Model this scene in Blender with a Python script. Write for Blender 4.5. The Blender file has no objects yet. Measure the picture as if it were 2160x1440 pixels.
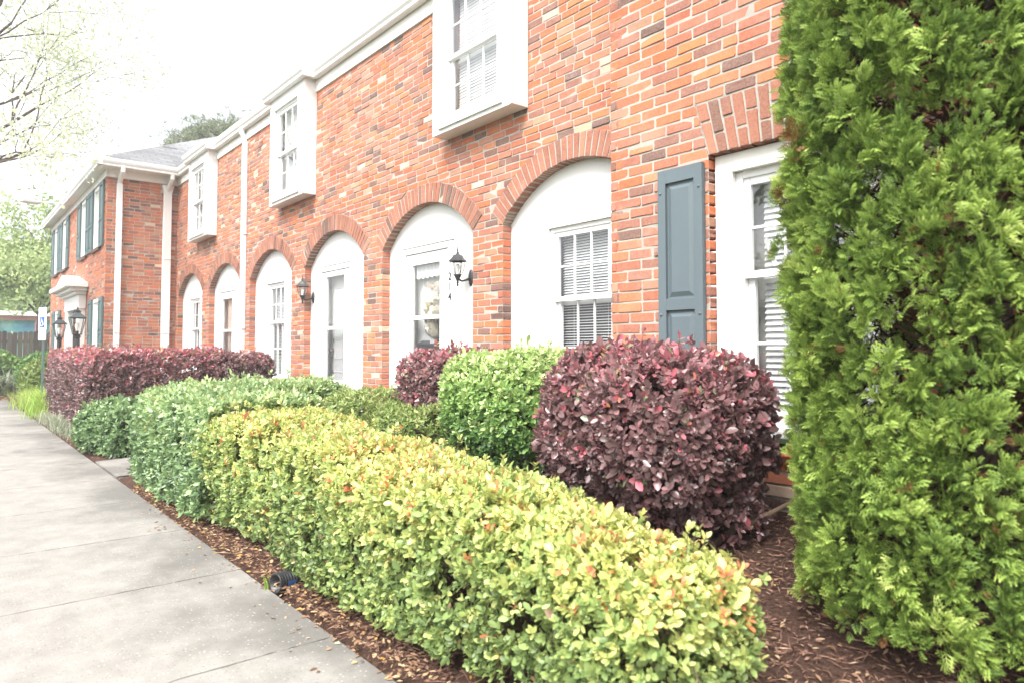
import bpy, math, random
import numpy as np
from mathutils import Vector, Matrix

C = bpy.context.scene.collection
rng = np.random.default_rng(7)
random.seed(7)
H = 1.15                                   # lens height above the walkway
D = 4.0                                    # main brick wall, metres from the lens
BW = 3.45                                  # nearer wall of the projecting bay of the building
WX, WY = -16.5, 2.63                       # left wing: return wall x, front wall y
COURSE = 0.0677

# ------------------------------------------------------------------ mesh accumulator
class Acc:
    def __init__(s):
        s.v = []; s.n = 0; s.f = {}; s.t = {}
    def add(s, verts, faces, tint=0.0):
        verts = np.asarray(verts, float).reshape(-1, 3)
        faces = np.asarray(faces, int)
        if faces.ndim == 1: faces = faces[None]
        k = faces.shape[1]
        tt = np.full(len(faces), tint, float) if np.isscalar(tint) else np.asarray(tint, float)
        s.f.setdefault(k, []).append(faces + s.n); s.t.setdefault(k, []).append(tt)
        s.v.append(verts); s.n += len(verts)
    def more(s, faces, tint, base):
        faces = np.asarray(faces, int); k = faces.shape[1]
        s.f.setdefault(k, []).append(faces + base); s.t.setdefault(k, []).append(np.asarray(tint, float))
    def box(s, x0, x1, y0, y1, z0, z1, tint=0.0):
        x0, x1 = min(x0, x1), max(x0, x1); y0, y1 = min(y0, y1), max(y0, y1); z0, z1 = min(z0, z1), max(z0, z1)
        v = [(x0,y0,z0),(x1,y0,z0),(x1,y1,z0),(x0,y1,z0),(x0,y0,z1),(x1,y0,z1),(x1,y1,z1),(x0,y1,z1)]
        s.add(v, [(0,3,2,1),(4,5,6,7),(0,1,5,4),(1,2,6,5),(2,3,7,6),(3,0,4,7)], tint)
    def obox(s, c, h, ax, ay, az, tint=0.0):
        c = np.array(c, float); ax, ay, az = [np.array(a, float) for a in (ax, ay, az)]
        v = [c+sx*h[0]*ax+sy*h[1]*ay+sz*h[2]*az for sz in (-1,1) for sx, sy in ((-1,-1),(1,-1),(1,1),(-1,1))]
        s.add(v, [(0,3,2,1),(4,5,6,7),(0,1,5,4),(1,2,6,5),(2,3,7,6),(3,0,4,7)], tint)
    def tube(s, pts, rad, n=8, tint=0.0, caps=True):
        pts = np.asarray(pts, float); m = len(pts)
        rad = np.full(m, rad) if np.isscalar(rad) else np.asarray(rad, float)
        tg = np.gradient(pts, axis=0); tg /= np.linalg.norm(tg, axis=1)[:, None] + 1e-9
        ref = np.array([0,0,1.]) if abs(tg[0][2]) < .9 else np.array([1.,0,0])
        a = np.cross(tg, ref); a /= np.linalg.norm(a, axis=1)[:, None] + 1e-9
        b = np.cross(tg, a)
        th = np.arange(n)*2*math.pi/n
        V = pts[:,None,:] + rad[:,None,None]*(np.cos(th)[None,:,None]*a[:,None,:] + np.sin(th)[None,:,None]*b[:,None,:])
        i = np.arange(m-1)[:,None]*n; j = np.arange(n)[None,:]; jn = (j+1) % n
        F = np.stack([i+j, i+n+j, i+n+jn, i+jn], -1).reshape(-1,4)
        base = s.n
        s.add(V.reshape(-1,3), F, tint)
        if caps:
            s.more([list(range(n))], [tint], base); s.more([list(range((m-1)*n, m*n))[::-1]], [tint], base)
    def lathe(s, prof, c, n=16, tint=0.0, axis=(0,0,1)):
        ax = Vector(axis).normalized(); q = Vector((0,0,1)).rotation_difference(ax).to_matrix()
        th = np.arange(n)*2*math.pi/n; V = []
        for r, z in prof:
            for t in th:
                p = q @ Vector((r*math.cos(t), r*math.sin(t), z)); V.append((c[0]+p.x, c[1]+p.y, c[2]+p.z))
        m = len(prof); i = np.arange(m-1)[:,None]*n; j = np.arange(n)[None,:]; jn = (j+1) % n
        F = np.stack([i+j, i+jn, i+n+jn, i+n+j], -1).reshape(-1,4)
        s.add(V, F, tint)
    def prism(s, poly, y0, y1, tint=0.0):          # polygon in x,z (counter-clockwise seen from -y) extruded along y
        n = len(poly); V = [(x,y0,z) for x,z in poly]+[(x,y1,z) for x,z in poly]
        b = s.n
        s.add(V, [(i, n+i, n+(i+1)%n, (i+1)%n) for i in range(n)], tint)
        s.more([list(range(n))], [tint], b); s.more([list(range(n,2*n))[::-1]], [tint], b)
    def build(s, name, mat, parent=None, smooth=False, bevel=0):
        me = bpy.data.meshes.new(name)
        V = np.concatenate(s.v) if s.v else np.zeros((0,3))
        me.vertices.add(len(V)); me.vertices.foreach_set('co', V.ravel())
        loops = []; starts = []; tt = []; pos = 0
        for k in s.f:
            F = np.concatenate(s.f[k]); loops.append(F.ravel())
            starts.append(pos + np.arange(len(F))*k); pos += F.size; tt.append(np.concatenate(s.t[k]))
        L = np.concatenate(loops); S = np.concatenate(starts); T = np.concatenate(tt)
        me.loops.add(len(L)); me.loops.foreach_set('vertex_index', L.astype(np.int32))
        me.polygons.add(len(S)); me.polygons.foreach_set('loop_start', S.astype(np.int32))
        me.update(calc_edges=True)
        me.polygons.foreach_set('use_smooth', np.full(len(S), bool(smooth)))
        at = me.attributes.new('tint', 'FLOAT', 'FACE'); at.data.foreach_set('value', T.astype(np.float32))
        me.materials.append(mat)
        o = bpy.data.objects.new(name, me); C.objects.link(o)
        if parent is not None: o.parent = parent
        if bevel:
            m = o.modifiers.new('b', 'BEVEL'); m.width = bevel; m.segments = 2; m.limit_method = 'ANGLE'
        return o

def tag(o, label=None, cat=None, group=None, kind=None):
    if label: o['label'] = label
    if cat: o['category'] = cat
    if group: o['group'] = group
    if kind: o['kind'] = kind
    return o
def thing(name, label, cat, loc=(0,0,0), group=None):
    o = bpy.data.objects.new(name, None); C.objects.link(o); o.empty_display_size = .1
    o.location = loc
    return tag(o, label, cat, group)
def local(o, parent):                      # keep world coordinates of a part whose thing stands elsewhere
    o.parent = parent; o.matrix_parent_inverse = Matrix.Translation(parent.location).inverted(); return o
class Part(Acc):
    pass
def put(acc, name, mat, parent, **k):
    o = acc.build(name, mat, None, **k)
    root = parent
    loc = Vector((0,0,0))
    while root is not None: loc += root.location; root = root.parent
    o.parent = parent
    if loc.length > 0:
        M = np.zeros(len(o.data.vertices)*3); o.data.vertices.foreach_get('co', M)
        M = M.reshape(-1,3) - np.array(loc); o.data.vertices.foreach_set('co', M.ravel()); o.data.update()
    return o

# ------------------------------------------------------------------ materials
def newmat(name):
    m = bpy.data.materials.new(name); m.use_nodes = True
    nt = m.node_tree; nt.nodes.clear()
    out = nt.nodes.new('ShaderNodeOutputMaterial'); p = nt.nodes.new('ShaderNodeBsdfPrincipled')
    nt.links.new(p.outputs[0], out.inputs[0])
    return m, nt, p, out
def node(nt, typ, **kw):
    n = nt.nodes.new('ShaderNode'+typ)
    for k, v in kw.items():
        if k.startswith('_'): setattr(n, k[1:], v)
        else: n.inputs[k.replace('__',' ')].default_value = v
    return n
def ramp(nt, fac, stops, interp='LINEAR'):
    r = nt.nodes.new('ShaderNodeValToRGB'); r.color_ramp.interpolation = interp
    el = r.color_ramp.elements
    while len(el) < len(stops): el.new(.5)
    for e, (p, c) in zip(el, stops): e.position = p; e.color = (*c, 1) if len(c) == 3 else c
    nt.links.new(fac, r.inputs[0]); return r
def mix(nt, fac, a, b, mode='MIX'):
    m = nt.nodes.new('ShaderNodeMix'); m.data_type = 'RGBA'; m.blend_type = mode
    for s, v in ((m.inputs[0], fac), (m.inputs[6], a), (m.inputs[7], b)):
        if hasattr(v, 'links'): nt.links.new(v, s)
        elif isinstance(v, (int, float)): s.default_value = v
        else: s.default_value = (*v, 1)
    return m.outputs[2]
def bump(nt, p, h, strength=.3, dist=.01):
    b = node(nt, 'Bump', Strength=strength, Distance=dist); nt.links.new(h, b.inputs['Height']); nt.links.new(b.outputs[0], p.inputs['Normal']); return b
def noise(nt, scale, detail=4, rough=.55, vec=None, dim=None):
    n = node(nt, 'TexNoise', Scale=scale, Detail=detail, Roughness=rough)
    if vec is None:
        tc = nt.nodes.new('ShaderNodeTexCoord'); vec = tc.outputs['Object']
    nt.links.new(vec, n.inputs['Vector']); return n
def attr(nt, name='tint'):
    a = nt.nodes.new('ShaderNodeAttribute'); a.attribute_name = name; return a.outputs['Fac']
def plain(name, col, rough=.5, var=.06, scale=6, spec=.5, metal=0, bmp=0, bscale=60):
    m, nt, p, out = newmat(name)
    n = noise(nt, scale, 6)
    c = mix(nt, n.outputs[0], tuple(x*(1-var) for x in col), tuple(min(1, x*(1+var)) for x in col))
    nt.links.new(c, p.inputs['Base Color']); p.inputs['Roughness'].default_value = rough
    p.inputs['Specular IOR Level'].default_value = spec; p.inputs['Metallic'].default_value = metal
    if bmp:
        b = noise(nt, bscale, 5); bump(nt, p, b.outputs[0], bmp, .004)
    return m

def brick_mat(name, stops, grey=.0):
    m, nt, p, out = newmat(name)
    t = attr(nt)
    r = ramp(nt, t, stops)
    n1 = noise(nt, 9, 5, .6); n2 = noise(nt, 70, 4, .7); n3 = noise(nt, 2.3, 4, .6)
    c = mix(nt, ramp(nt, n1.outputs[0], [(.3,(0,0,0)),(.75,(1,1,1))]).outputs[0], r.outputs[0], (.9,.78,.72), 'MULTIPLY')
    c = mix(nt, ramp(nt, n2.outputs[0], [(.35,(.0,)*3),(.8,(.38,)*3)]).outputs[0], c, (.62,.34,.2))
    # chalky lime bloom with edges of its own
    c = mix(nt, ramp(nt, n3.outputs[0], [(.56,(0,)*3),(.8,(.30,)*3)]).outputs[0], c, (.56,.40,.33))
    n4 = noise(nt, .9, 7, .68); c = mix(nt, ramp(nt, n4.outputs[0], [(.48,(0,)*3),(.68,(.42,)*3)]).outputs[0], c, (.50,.44,.42), 'MULTIPLY')
    n5 = noise(nt, 1.6, 8, .7); c = mix(nt, ramp(nt, n5.outputs[0], [(.60,(0,)*3),(.72,(.32,)*3)]).outputs[0], c, (.62,.52,.46))
    nt.links.new(c, p.inputs['Base Color']); p.inputs['Roughness'].default_value = .88; p.inputs['Specular IOR Level'].default_value = .25
    h = noise(nt, 95, 6, .7); bump(nt, p, h.outputs[0], .55, .004)
    return m
BRICK = [(0,(.095,.075,.078)),(.06,(.15,.10,.098)),(.13,(.22,.12,.105)),(.22,(.32,.13,.10)),(.32,(.40,.125,.08)),(.40,(.31,.155,.125)),(.47,(.45,.135,.075)),(.57,(.52,.155,.07)),(.65,(.41,.175,.135)),(.73,(.49,.17,.095)),(.80,(.53,.185,.075)),(.87,(.43,.225,.175)),(.93,(.38,.225,.16)),(.97,(.47,.31,.205)),(1,(.60,.49,.39))]
M = {}
M['brick'] = brick_mat('brick', BRICK)
M['arch'] = brick_mat('arch_brick', [(0,(.11,.08,.078)),(.08,(.19,.10,.085)),(.4,(.27,.118,.088)),(.8,(.33,.145,.105)),(1,(.37,.20,.14))])
M['mortar'] = plain('mortar', (.365,.342,.30), .95, .30, 7, .2, bmp=.6, bscale=160)
M['white'] = plain('white_paint', (.74,.735,.72), .45, .03, 3, .4, bmp=.05, bscale=40)
M['cream'] = plain('cream_paint', (.77,.75,.71), .5, .05, 2.2, .4, bmp=.06, bscale=30)
M['panel'] = plain('painted_panel', (.68,.675,.66), .55, .035, 2.5, .35, bmp=.08, bscale=25)
M['vinyl'] = plain('white_vinyl', (.76,.76,.755), .35, .01, 5, .5)
M['blind'] = plain('blind_slat', (.66,.665,.67), .5, .02, 5, .4)
M['dark'] = plain('dark_room', (.05,.052,.056), .9, .1, 3, .2)
M['room'] = plain('room_wall', (.34,.335,.32), .9, .1, 3, .2)
M['black'] = plain('black_iron', (.035,.036,.038), .42, .15, 30, .5, bmp=.1, bscale=120)
M['green_iron'] = plain('dark_green_iron', (.06,.075,.075), .4, .15, 30, .5)
M['grey_box'] = plain('grey_metal_box', (.10,.10,.105), .45, .06, 10, .5)
M['steel'] = plain('steel', (.5,.5,.5), .35, .05, 10, .5, metal=.9)
M['shutter'] = plain('slate_shutter', (.105,.135,.150), .55, .10, 3, .4, bmp=.15, bscale=18)
M['teal_shutter'] = plain('teal_shutter', (.095,.145,.145), .55, .08, 3, .4)
M['roof'] = None
M['bark'] = plain('bark', (.11,.085,.07), .9, .3, 20, .2, bmp=.6, bscale=50)
M['twig'] = plain('twig', (.115,.08,.055), .9, .3, 30, .2)
M['post'] = plain('sign_post_paint', (.10,.155,.145), .5, .1, 10, .4)

def glass_mat(name, tint=(.93,.96,.96), gloss=1.0, fr=1.5):
    m = bpy.data.materials.new(name); m.use_nodes = True; nt = m.node_tree; nt.nodes.clear()
    out = nt.nodes.new('ShaderNodeOutputMaterial'); mx = nt.nodes.new('ShaderNodeMixShader')
    f = node(nt, 'Fresnel', IOR=fr); t = nt.nodes.new('ShaderNodeBsdfTransparent'); g = nt.nodes.new('ShaderNodeBsdfGlossy')
    t.inputs[0].default_value = (*tint, 1); g.inputs['Roughness'].default_value = .015; g.inputs[0].default_value = (gloss,)*3+(1,)
    ge = nt.nodes.new('ShaderNodeNewGeometry'); m1 = node(nt, 'Math', _operation='MULTIPLY_ADD'); nt.links.new(ge.outputs['Backfacing'], m1.inputs[0]); m1.inputs[1].default_value = -2; m1.inputs[2].default_value = 1
    m2 = node(nt, 'Math', _operation='POWER'); m2.inputs[0].default_value = fr; nt.links.new(m1.outputs[0], m2.inputs[1]); nt.links.new(m2.outputs[0], f.inputs['IOR'])
    n = noise(nt, 1.7, 2); b = node(nt, 'Bump', Strength=.06, Distance=.02); nt.links.new(n.outputs[0], b.inputs['Height']); nt.links.new(b.outputs[0], g.inputs['Normal'])
    nt.links.new(f.outputs[0], mx.inputs[0]); nt.links.new(t.outputs[0], mx.inputs[1]); nt.links.new(g.outputs[0], mx.inputs[2]); nt.links.new(mx.outputs[0], out.inputs[0])
    return m
M['glass'] = glass_mat('window_glass', (.97,.98,.98), fr=2.0)
M['lamp_glass'] = glass_mat('lamp_glass', (.96,.97,.96), fr=1.4)
M['screen'] = glass_mat('screened_glass', (.70,.71,.72), .8, fr=1.7)
M['storm_glass'] = glass_mat('storm_glass', (.87,.88,.88), fr=1.9)

def shingle_mat():
    m, nt, p, out = newmat('shingles')
    tc = nt.nodes.new('ShaderNodeTexCoord')
    br = node(nt, 'TexBrick', Scale=1.0); br.inputs['Color1'].default_value = (0,0,0,1); br.inputs['Color2'].default_value = (1,1,1,1)
    br.inputs['Mortar Size'].default_value = .006; br.inputs['Brick Width'].default_value = .3; br.inputs['Row Height'].default_value = .14
    br.inputs['Mortar'].default_value = (0,0,0,1)
    nt.links.new(tc.outputs['UV'], br.inputs['Vector'])
    c = ramp(nt, br.outputs['Color'], [(0,(.15,.15,.155)),(.02,(.27,.27,.28)),(1,(.38,.38,.39))])
    n = noise(nt, 200, 3); c2 = mix(nt, n.outputs[0], c.outputs[0], (.7,.7,.7), 'MULTIPLY')
    nt.links.new(c2, p.inputs['Base Color']); p.inputs['Roughness'].default_value = .95; p.inputs['Specular IOR Level'].default_value = .15
    bump(nt, p, br.outputs['Fac'], -.6, .01)
    return m
M['roof'] = shingle_mat()

def leaf_mat(name, stops, rough=.42, trans=.3, spec=.5, tcol=1.25):
    m, nt, p, out = newmat(name)
    r = ramp(nt, attr(nt), stops)
    n = noise(nt, 25, 3); c = mix(nt, n.outputs[0], r.outputs[0], mix(nt, .35, r.outputs[0], (1,1,1)), 'MIX')
    c = mix(nt, ramp(nt, n.outputs[0], [(.35,(0,)*3),(.7,(.3,)*3)]).outputs[0], r.outputs[0], (.75,.75,.6), 'MULTIPLY')
    nt.links.new(c, p.inputs['Base Color']); p.inputs['Roughness'].default_value = rough; p.inputs['Specular IOR Level'].default_value = spec
    t = nt.nodes.new('ShaderNodeBsdfTranslucent'); mx = nt.nodes.new('ShaderNodeMixShader'); mx.inputs[0].default_value = trans
    g = node(nt, 'Gamma', Gamma=.85); nt.links.new(c, g.inputs[0]); nt.links.new(g.outputs[0], t.inputs[0])
    nt.links.new(p.outputs[0], mx.inputs[1]); nt.links.new(t.outputs[0], mx.inputs[2]); nt.links.new(mx.outputs[0], out.inputs[0])
    return m
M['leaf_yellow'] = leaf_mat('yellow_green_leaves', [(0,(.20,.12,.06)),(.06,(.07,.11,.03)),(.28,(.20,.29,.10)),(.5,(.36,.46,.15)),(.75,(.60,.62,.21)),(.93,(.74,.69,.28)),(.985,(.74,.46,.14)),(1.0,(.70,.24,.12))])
M['leaf_green'] = leaf_mat('green_leaves', [(0,(.16,.11,.06)),(.05,(.065,.115,.05)),(.35,(.145,.24,.105)),(.7,(.30,.43,.18)),(.95,(.52,.62,.30)),(1,(.56,.58,.24))], rough=.33, spec=.7)
M['leaf_bright'] = leaf_mat('bright_green_leaves', [(0,(.15,.11,.06)),(.08,(.05,.12,.035)),(.4,(.14,.27,.075)),(.75,(.32,.48,.14)),(1,(.55,.65,.30))], rough=.36)
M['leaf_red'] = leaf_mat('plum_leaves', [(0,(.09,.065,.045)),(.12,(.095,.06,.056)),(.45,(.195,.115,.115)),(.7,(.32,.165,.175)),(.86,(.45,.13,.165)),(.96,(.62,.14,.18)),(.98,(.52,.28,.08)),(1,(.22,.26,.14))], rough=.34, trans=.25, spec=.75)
M['leaf_olive'] = leaf_mat('olive_leaves', [(0,(.14,.10,.06)),(.1,(.08,.11,.03)),(.5,(.17,.25,.06)),(.85,(.32,.40,.13)),(1,(.45,.48,.2))])
M['arbor'] = leaf_mat('arborvitae_sprays', [(0,(.10,.045,.02)),(.08,(.26,.13,.05)),(.12,(.045,.085,.02)),(.42,(.15,.245,.048)),(.75,(.32,.44,.09)),(1,(.56,.64,.21))], rough=.55, trans=.32, spec=.3)
M['leaf_pale'] = leaf_mat('glare_paled_leaves', [(0,(.40,.46,.27)),(.5,(.64,.69,.47)),(1,(.80,.81,.68))], rough=.6, trans=.5, spec=.3)  # new-leaf green, whitened to carry the lens glare in its colour
M['leaf_far'] = leaf_mat('far_leaves', [(0,(.18,.25,.10)),(.5,(.32,.42,.17)),(1,(.54,.62,.30))], rough=.6, trans=.35, spec=.3)
M['pine'] = leaf_mat('pine_needles', [(0,(.10,.12,.07)),(.5,(.19,.22,.125)),(1,(.32,.36,.22))], rough=.6, trans=.2, spec=.3)
M['blade'] = leaf_mat('grass_blades', [(0,(.18,.30,.05)),(.5,(.34,.52,.09)),(1,(.56,.64,.22))], rough=.5, trans=.4, spec=.3)
M['sword'] = leaf_mat('sword_leaves', [(0,(.10,.13,.08)),(.5,(.21,.27,.17)),(1,(.42,.44,.32))], rough=.5, trans=.3)
M['litter'] = leaf_mat('fallen_leaves', [(0,(.11,.055,.035)),(.4,(.24,.135,.085)),(.75,(.38,.25,.15)),(.93,(.56,.45,.27)),(1,(.58,.33,.08))], rough=.7, trans=.15, spec=.2)
M['chips'] = leaf_mat('bark_chips', [(0,(.075,.043,.034)),(.5,(.195,.107,.08)),(.85,(.32,.195,.145)),(1,(.47,.33,.24))], rough=.9, trans=.0, spec=.15)

def ground_mat():
    m, nt, p, out = newmat('mulch_bed')
    n = noise(nt, 5, 8, .7); n2 = noise(nt, 60, 6, .75)
    c = ramp(nt, n2.outputs[0], [(.3,(.05,.030,.023)),(.55,(.14,.082,.062)),(.8,(.25,.155,.115))])
    c2 = mix(nt, n.outputs[0], c.outputs[0], (.75,.7,.66), 'MULTIPLY'); nt.links.new(c2, p.inputs['Base Color'])
    p.inputs['Roughness'].default_value = .95; p.inputs['Specular IOR Level'].default_value = .15
    bump(nt, p, n2.outputs[0], 1.0, .03); return m
M['ground'] = ground_mat()
def concrete_mat():
    m, nt, p, out = newmat('weathered_concrete')
    tc = nt.nodes.new('ShaderNodeTexCoord'); ob = tc.outputs['Object']
    big = noise(nt, 1.1, 7, .62, ob); mid = noise(nt, 6, 6, .65, ob); fine = noise(nt, 130, 4, .7, ob)
    c = ramp(nt, mid.outputs[0], [(.3,(.235,.223,.204)),(.7,(.32,.306,.283))]).outputs[0]
    # grime: darker near the planted edge (it collects there) with a ragged outline
    sx = nt.nodes.new('ShaderNodeSeparateXYZ'); nt.links.new(ob, sx.inputs[0])
    mr = node(nt, 'MapRange'); nt.links.new(sx.outputs[1], mr.inputs[0]); mr.inputs[1].default_value = .35; mr.inputs[2].default_value = 1.2
    mr.inputs[3].default_value = -.16; mr.inputs[4].default_value = .17
    ad = node(nt, 'Math', _operation='ADD'); nt.links.new(big.outputs[0], ad.inputs[0]); nt.links.new(mr.outputs[0], ad.inputs[1])
    g = ramp(nt, ad.outputs[0], [(.5,(0,)*3),(.70,(.75,)*3)])
    c = mix(nt, g.outputs[0], c, (.125,.118,.108))
    vo = node(nt, 'TexVoronoi', Scale=60); nt.links.new(ob, vo.inputs['Vector'])
    sp = ramp(nt, vo.outputs['Distance'], [(.14,(1,)*3),(.32,(0,)*3)]); th = ramp(nt, vo.outputs['Color'], [(.62,(0,)*3),(.66,(1,)*3)])
    k = mix(nt, 1.0, sp.outputs[0], th.outputs[0], 'MULTIPLY'); k = mix(nt, .55, (0,0,0), k)
    c = mix(nt, k, c, (.50,.48,.45))
    vo2 = node(nt, 'TexVoronoi', Scale=90); nt.links.new(ob, vo2.inputs['Vector'])
    sp2 = ramp(nt, vo2.outputs['Distance'], [(.12,(.7,)*3),(.34,(0,)*3)]); th2 = ramp(nt, vo2.outputs['Color'], [(.55,(0,)*3),(.6,(1,)*3)])
    k2 = mix(nt, 1.0, sp2.outputs[0], th2.outputs[0], 'MULTIPLY'); c = mix(nt, k2, c, (.12,.11,.1))
    c = mix(nt, ramp(nt, fine.outputs[0], [(.3,(.0,)*3),(.8,(.35,)*3)]).outputs[0], c, (.6,.58,.55), 'MULTIPLY')
    nt.links.new(c, p.inputs['Base Color']); p.inputs['Roughness'].default_value = .9; p.inputs['Specular IOR Level'].default_value = .25
    bump(nt, p, fine.outputs[0], .45, .004); return m
M['concrete'] = concrete_mat()
M['joint'] = plain('joint_dirt', (.055,.045,.038), .95, .4, 20, .1)
M['asphalt'] = plain('asphalt', (.055,.055,.057), .9, .25, 60, .2, bmp=.4, bscale=150)
M['grass_ground'] = plain('grass_ground', (.10,.16,.05), .95, .35, 20, .1, bmp=.8, bscale=60)
def wood_fence_mat():
    m, nt, p, out = newmat('weathered_boards')
    t = attr(nt); c = ramp(nt, t, [(0,(.055,.045,.032)),(.5,(.095,.08,.06)),(.8,(.13,.115,.085)),(1,(.10,.10,.04))]).outputs[0]
    tc = nt.nodes.new('ShaderNodeTexCoord'); mp = nt.nodes.new('ShaderNodeMapping'); mp.inputs['Scale'].default_value = (9,9,.8)
    nt.links.new(tc.outputs['Object'], mp.inputs[0]); n = noise(nt, 3, 6, .7, mp.outputs[0])
    c = mix(nt, n.outputs[0], c, (.45,.45,.42), 'MULTIPLY'); nt.links.new(c, p.inputs['Base Color']); p.inputs['Roughness'].default_value = .95
    bump(nt, p, n.outputs[0], .5, .01); return m
M['fence'] = wood_fence_mat()

# ------------------------------------------------------------------ bricks
def bricks(acc, quads, tints, O, U, N, front=.0032, depth=.1, lod=1, jit=1.0, Zv=(0,0,1)):
    """quads (n,4,2) in wall coordinates (bl,br,tr,tl as seen from outside); each becomes a slightly irregular brick."""
    q = np.asarray(quads, float); n = len(q)
    if n == 0: return
    tints = np.asarray(tints, float)
    O, U, N, Zv = [np.asarray(a, float) for a in (O, U, N, Zv)]
    nx = np.roll(q, -1, 1); e = nx - q; ln = np.linalg.norm(e, axis=2, keepdims=True) + 1e-9
    if lod:
        r = np.minimum(.007/ln, .3)*(0.5+rng.random(ln.shape))
        P = np.stack([q+e*r, q+e*.5, q+e*(1-r)], 2)            # n,4,3,2
        nor = np.stack([e[...,1], -e[...,0]], -1)/ln
        amp = np.array([.0013,.0026,.0013])[None,None,:,None]*jit
        P = P - nor[:,:,None,:]*(np.abs(rng.normal(size=(n,4,3,1)))*amp)
        P = P.reshape(n,12,2); k = 12
    else:
        P = q + rng.normal(size=q.shape)*.0012*jit; k = 4
    cen = P.mean(1, keepdims=True); half = np.abs(P-cen).max(1, keepdims=True)+1e-6
    inset = .0028 if lod else .002
    Pf = cen + (P-cen)*(1-inset/half)
    tilt = rng.normal(size=(n,1,2))*.0016*jit
    df = front + rng.normal(size=(n,1))*.0016*jit + ((P-cen)/half*tilt).sum(2)
    def to3(p2, d):
        return O + p2[...,0:1]*U + p2[...,1:2]*Zv + np.asarray(d)[...,None]*N
    V = np.concatenate([to3(Pf, df), to3(P, df-.004), to3(P, np.full((n,k), -depth))], 1)
    i = np.arange(k); j = (i+1) % k
    F = np.concatenate([np.stack([k+i, k+j, j, i], 1), np.stack([2*k+i, 2*k+j, k+j, k+i], 1)])
    base = acc.n; off = (np.arange(n)*3*k)[:,None,None]
    acc.add(V.reshape(-1,3), (F[None]+off).reshape(-1,4), np.repeat(tints, 2*k))
    acc.more((i[None,None]+off).reshape(-1,k), tints, base)
def pick_tint(n, dark=.08):
    t = rng.beta(2.2, 1.7, n)
    k = rng.random(n); t[k < dark] = rng.random((k < dark).sum())*.16; t[k > .985] = 1.0
    return t
def lay(acc, mort, u0, u1, z0, z1, cuts, O, U, N, lod=1, phase=0., depth=.1, mdepth=.0, headers=.06, dark=.08, jit=1.0):
    """cuts(zb,zt) -> list of (left_b,left_t,right_b,right_t) blocked spans, sorted; lays running-bond courses between them."""
    nc = int(math.ceil((z1-z0)/COURSE)); Q = []; T = []; lastt = {}
    for c in range(nc):
        a = z0+c*COURSE; b = min(a+COURSE, z1)
        if b-a < .03: break
        zb, zt = a+.0043, b-.0043
        spans = []; L = (u0, u0)
        for lb, lt, rb, rt in cuts(zb, zt):
            spans.append((L, (lb, lt))); L = (rb, rt)
        spans.append((L, (u1, u1)))
        for (lb, lt), (rb, rt) in spans:
            if max(rb-lb, rt-lt) < .012: continue
            lo, hi = min(lb, lt), max(rb, rt)
            # mortar bed
            if mort is not None:
                O_, U_, N_ = [np.asarray(x, float) for x in (O, U, N)]
                p = [O_+x*U_+np.array([0,0,zz])+N_*(-mdepth) for x, zz in ((lb,a),(rb,a),(rt,b),(lt,b))]
                mort.add(p, [(0,1,2,3)])
            x = math.floor((lo-phase)/.203)*.203 + phase + (.1015 if c % 2 else 0) - .203 + rng.normal()*.006
            while x < hi:
                w = .203
                if rng.random() < headers: w = .1015
                w += rng.normal()*.003
                xa, xb = x+.0046, x+w-.0046; x += w
                if xb < lo+.012 or xa > hi-.012: continue
                ql, qlt = max(xa, lb), max(xa, lt); qr, qrt = min(xb, rb), min(xb, rt)
                if hi - xb < .035: qr, qrt = rb, rt; x += .06
                if xa - lo < .035: ql, qlt = lb, lt
                if qr-ql < .006 and qrt-qlt < .006: continue
                if qr < ql+.006: qr = ql = (qr+ql)/2; ql -= .003; qr += .003
                if qrt < qlt+.006: m_ = (qrt+qlt)/2; qlt, qrt = m_-.003, m_+.003
                Q.append([(ql,zb),(qr,zb),(qrt,zt),(qlt,zt)])
    T = pick_tint(len(Q), dark)
    bricks(acc, Q, T, O, U, N, depth=depth, lod=lod, jit=jit)

# ================================================================== THE BUILDING
house = thing('brick_townhouse', 'long two-storey orange brick row building with white arched bays and grey roof', 'building', (-10,4,0))
XC = [-4.1-2.26*k for k in range(6)]
AH, ZS, AP = .895, 2.305, 2.72
RI = (AH*AH+(AP-ZS)**2)/(2*(AP-ZS)); ZC = AP-RI; RO = RI+.208
ph0 = math.asin(AH/RI); EX, EZ = RO*math.sin(ph0), ZC+RO*math.cos(ph0)
TOP = 4.735
def hw(z):
    if z < ZS: return AH
    if z < EZ: return AH+(z-ZS)*(EX-AH)/(EZ-ZS)
    return math.sqrt(max(0, RO*RO-(z-ZC)**2))
def arch_cuts(zb, zt):
    out = []
    for xc in XC[::-1]:
        b, t = hw(zb), hw(zt)
        if t <= 0.02:
            if ZC+RO-zb < .034: continue
            b = t = b*.9
        out.append((xc-b, xc-t, min(xc+b, -3.10), min(xc+t, -3.10)))
    return out
wall, mort = Acc(), Acc()
lay(wall, mort, WX, -3.152, 0.0, TOP, arch_cuts, (0,D,0), (1,0,0), (0,-1,0), mdepth=.001)
# mortar behind, on the pier sides
for xc in XC:
    for sx in (-1, 1):
        x = xc+sx*(AH+.008)
        if x > -3.15: continue
        mort.add([(x,D,0),(x,D+.1,0),(x,D+.1,ZS+.03),(x,D,ZS+.03)], [(0,1,2,3)])
for xc in XC:
    x1_ = min(xc+.62, -3.16); mort.add([(xc-.62,D+.0035,ZC+RO-.13),(x1_,D+.0035,ZC+RO-.13),(x1_,D+.0035,ZC+RO+.075),(xc-.62,D+.0035,ZC+RO+.075)], [(0,1,2,3)])
w_main = put(wall, 'wall', M['brick'], house); put(mort, 'mortar_bed', M['mortar'], w_main)
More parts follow.
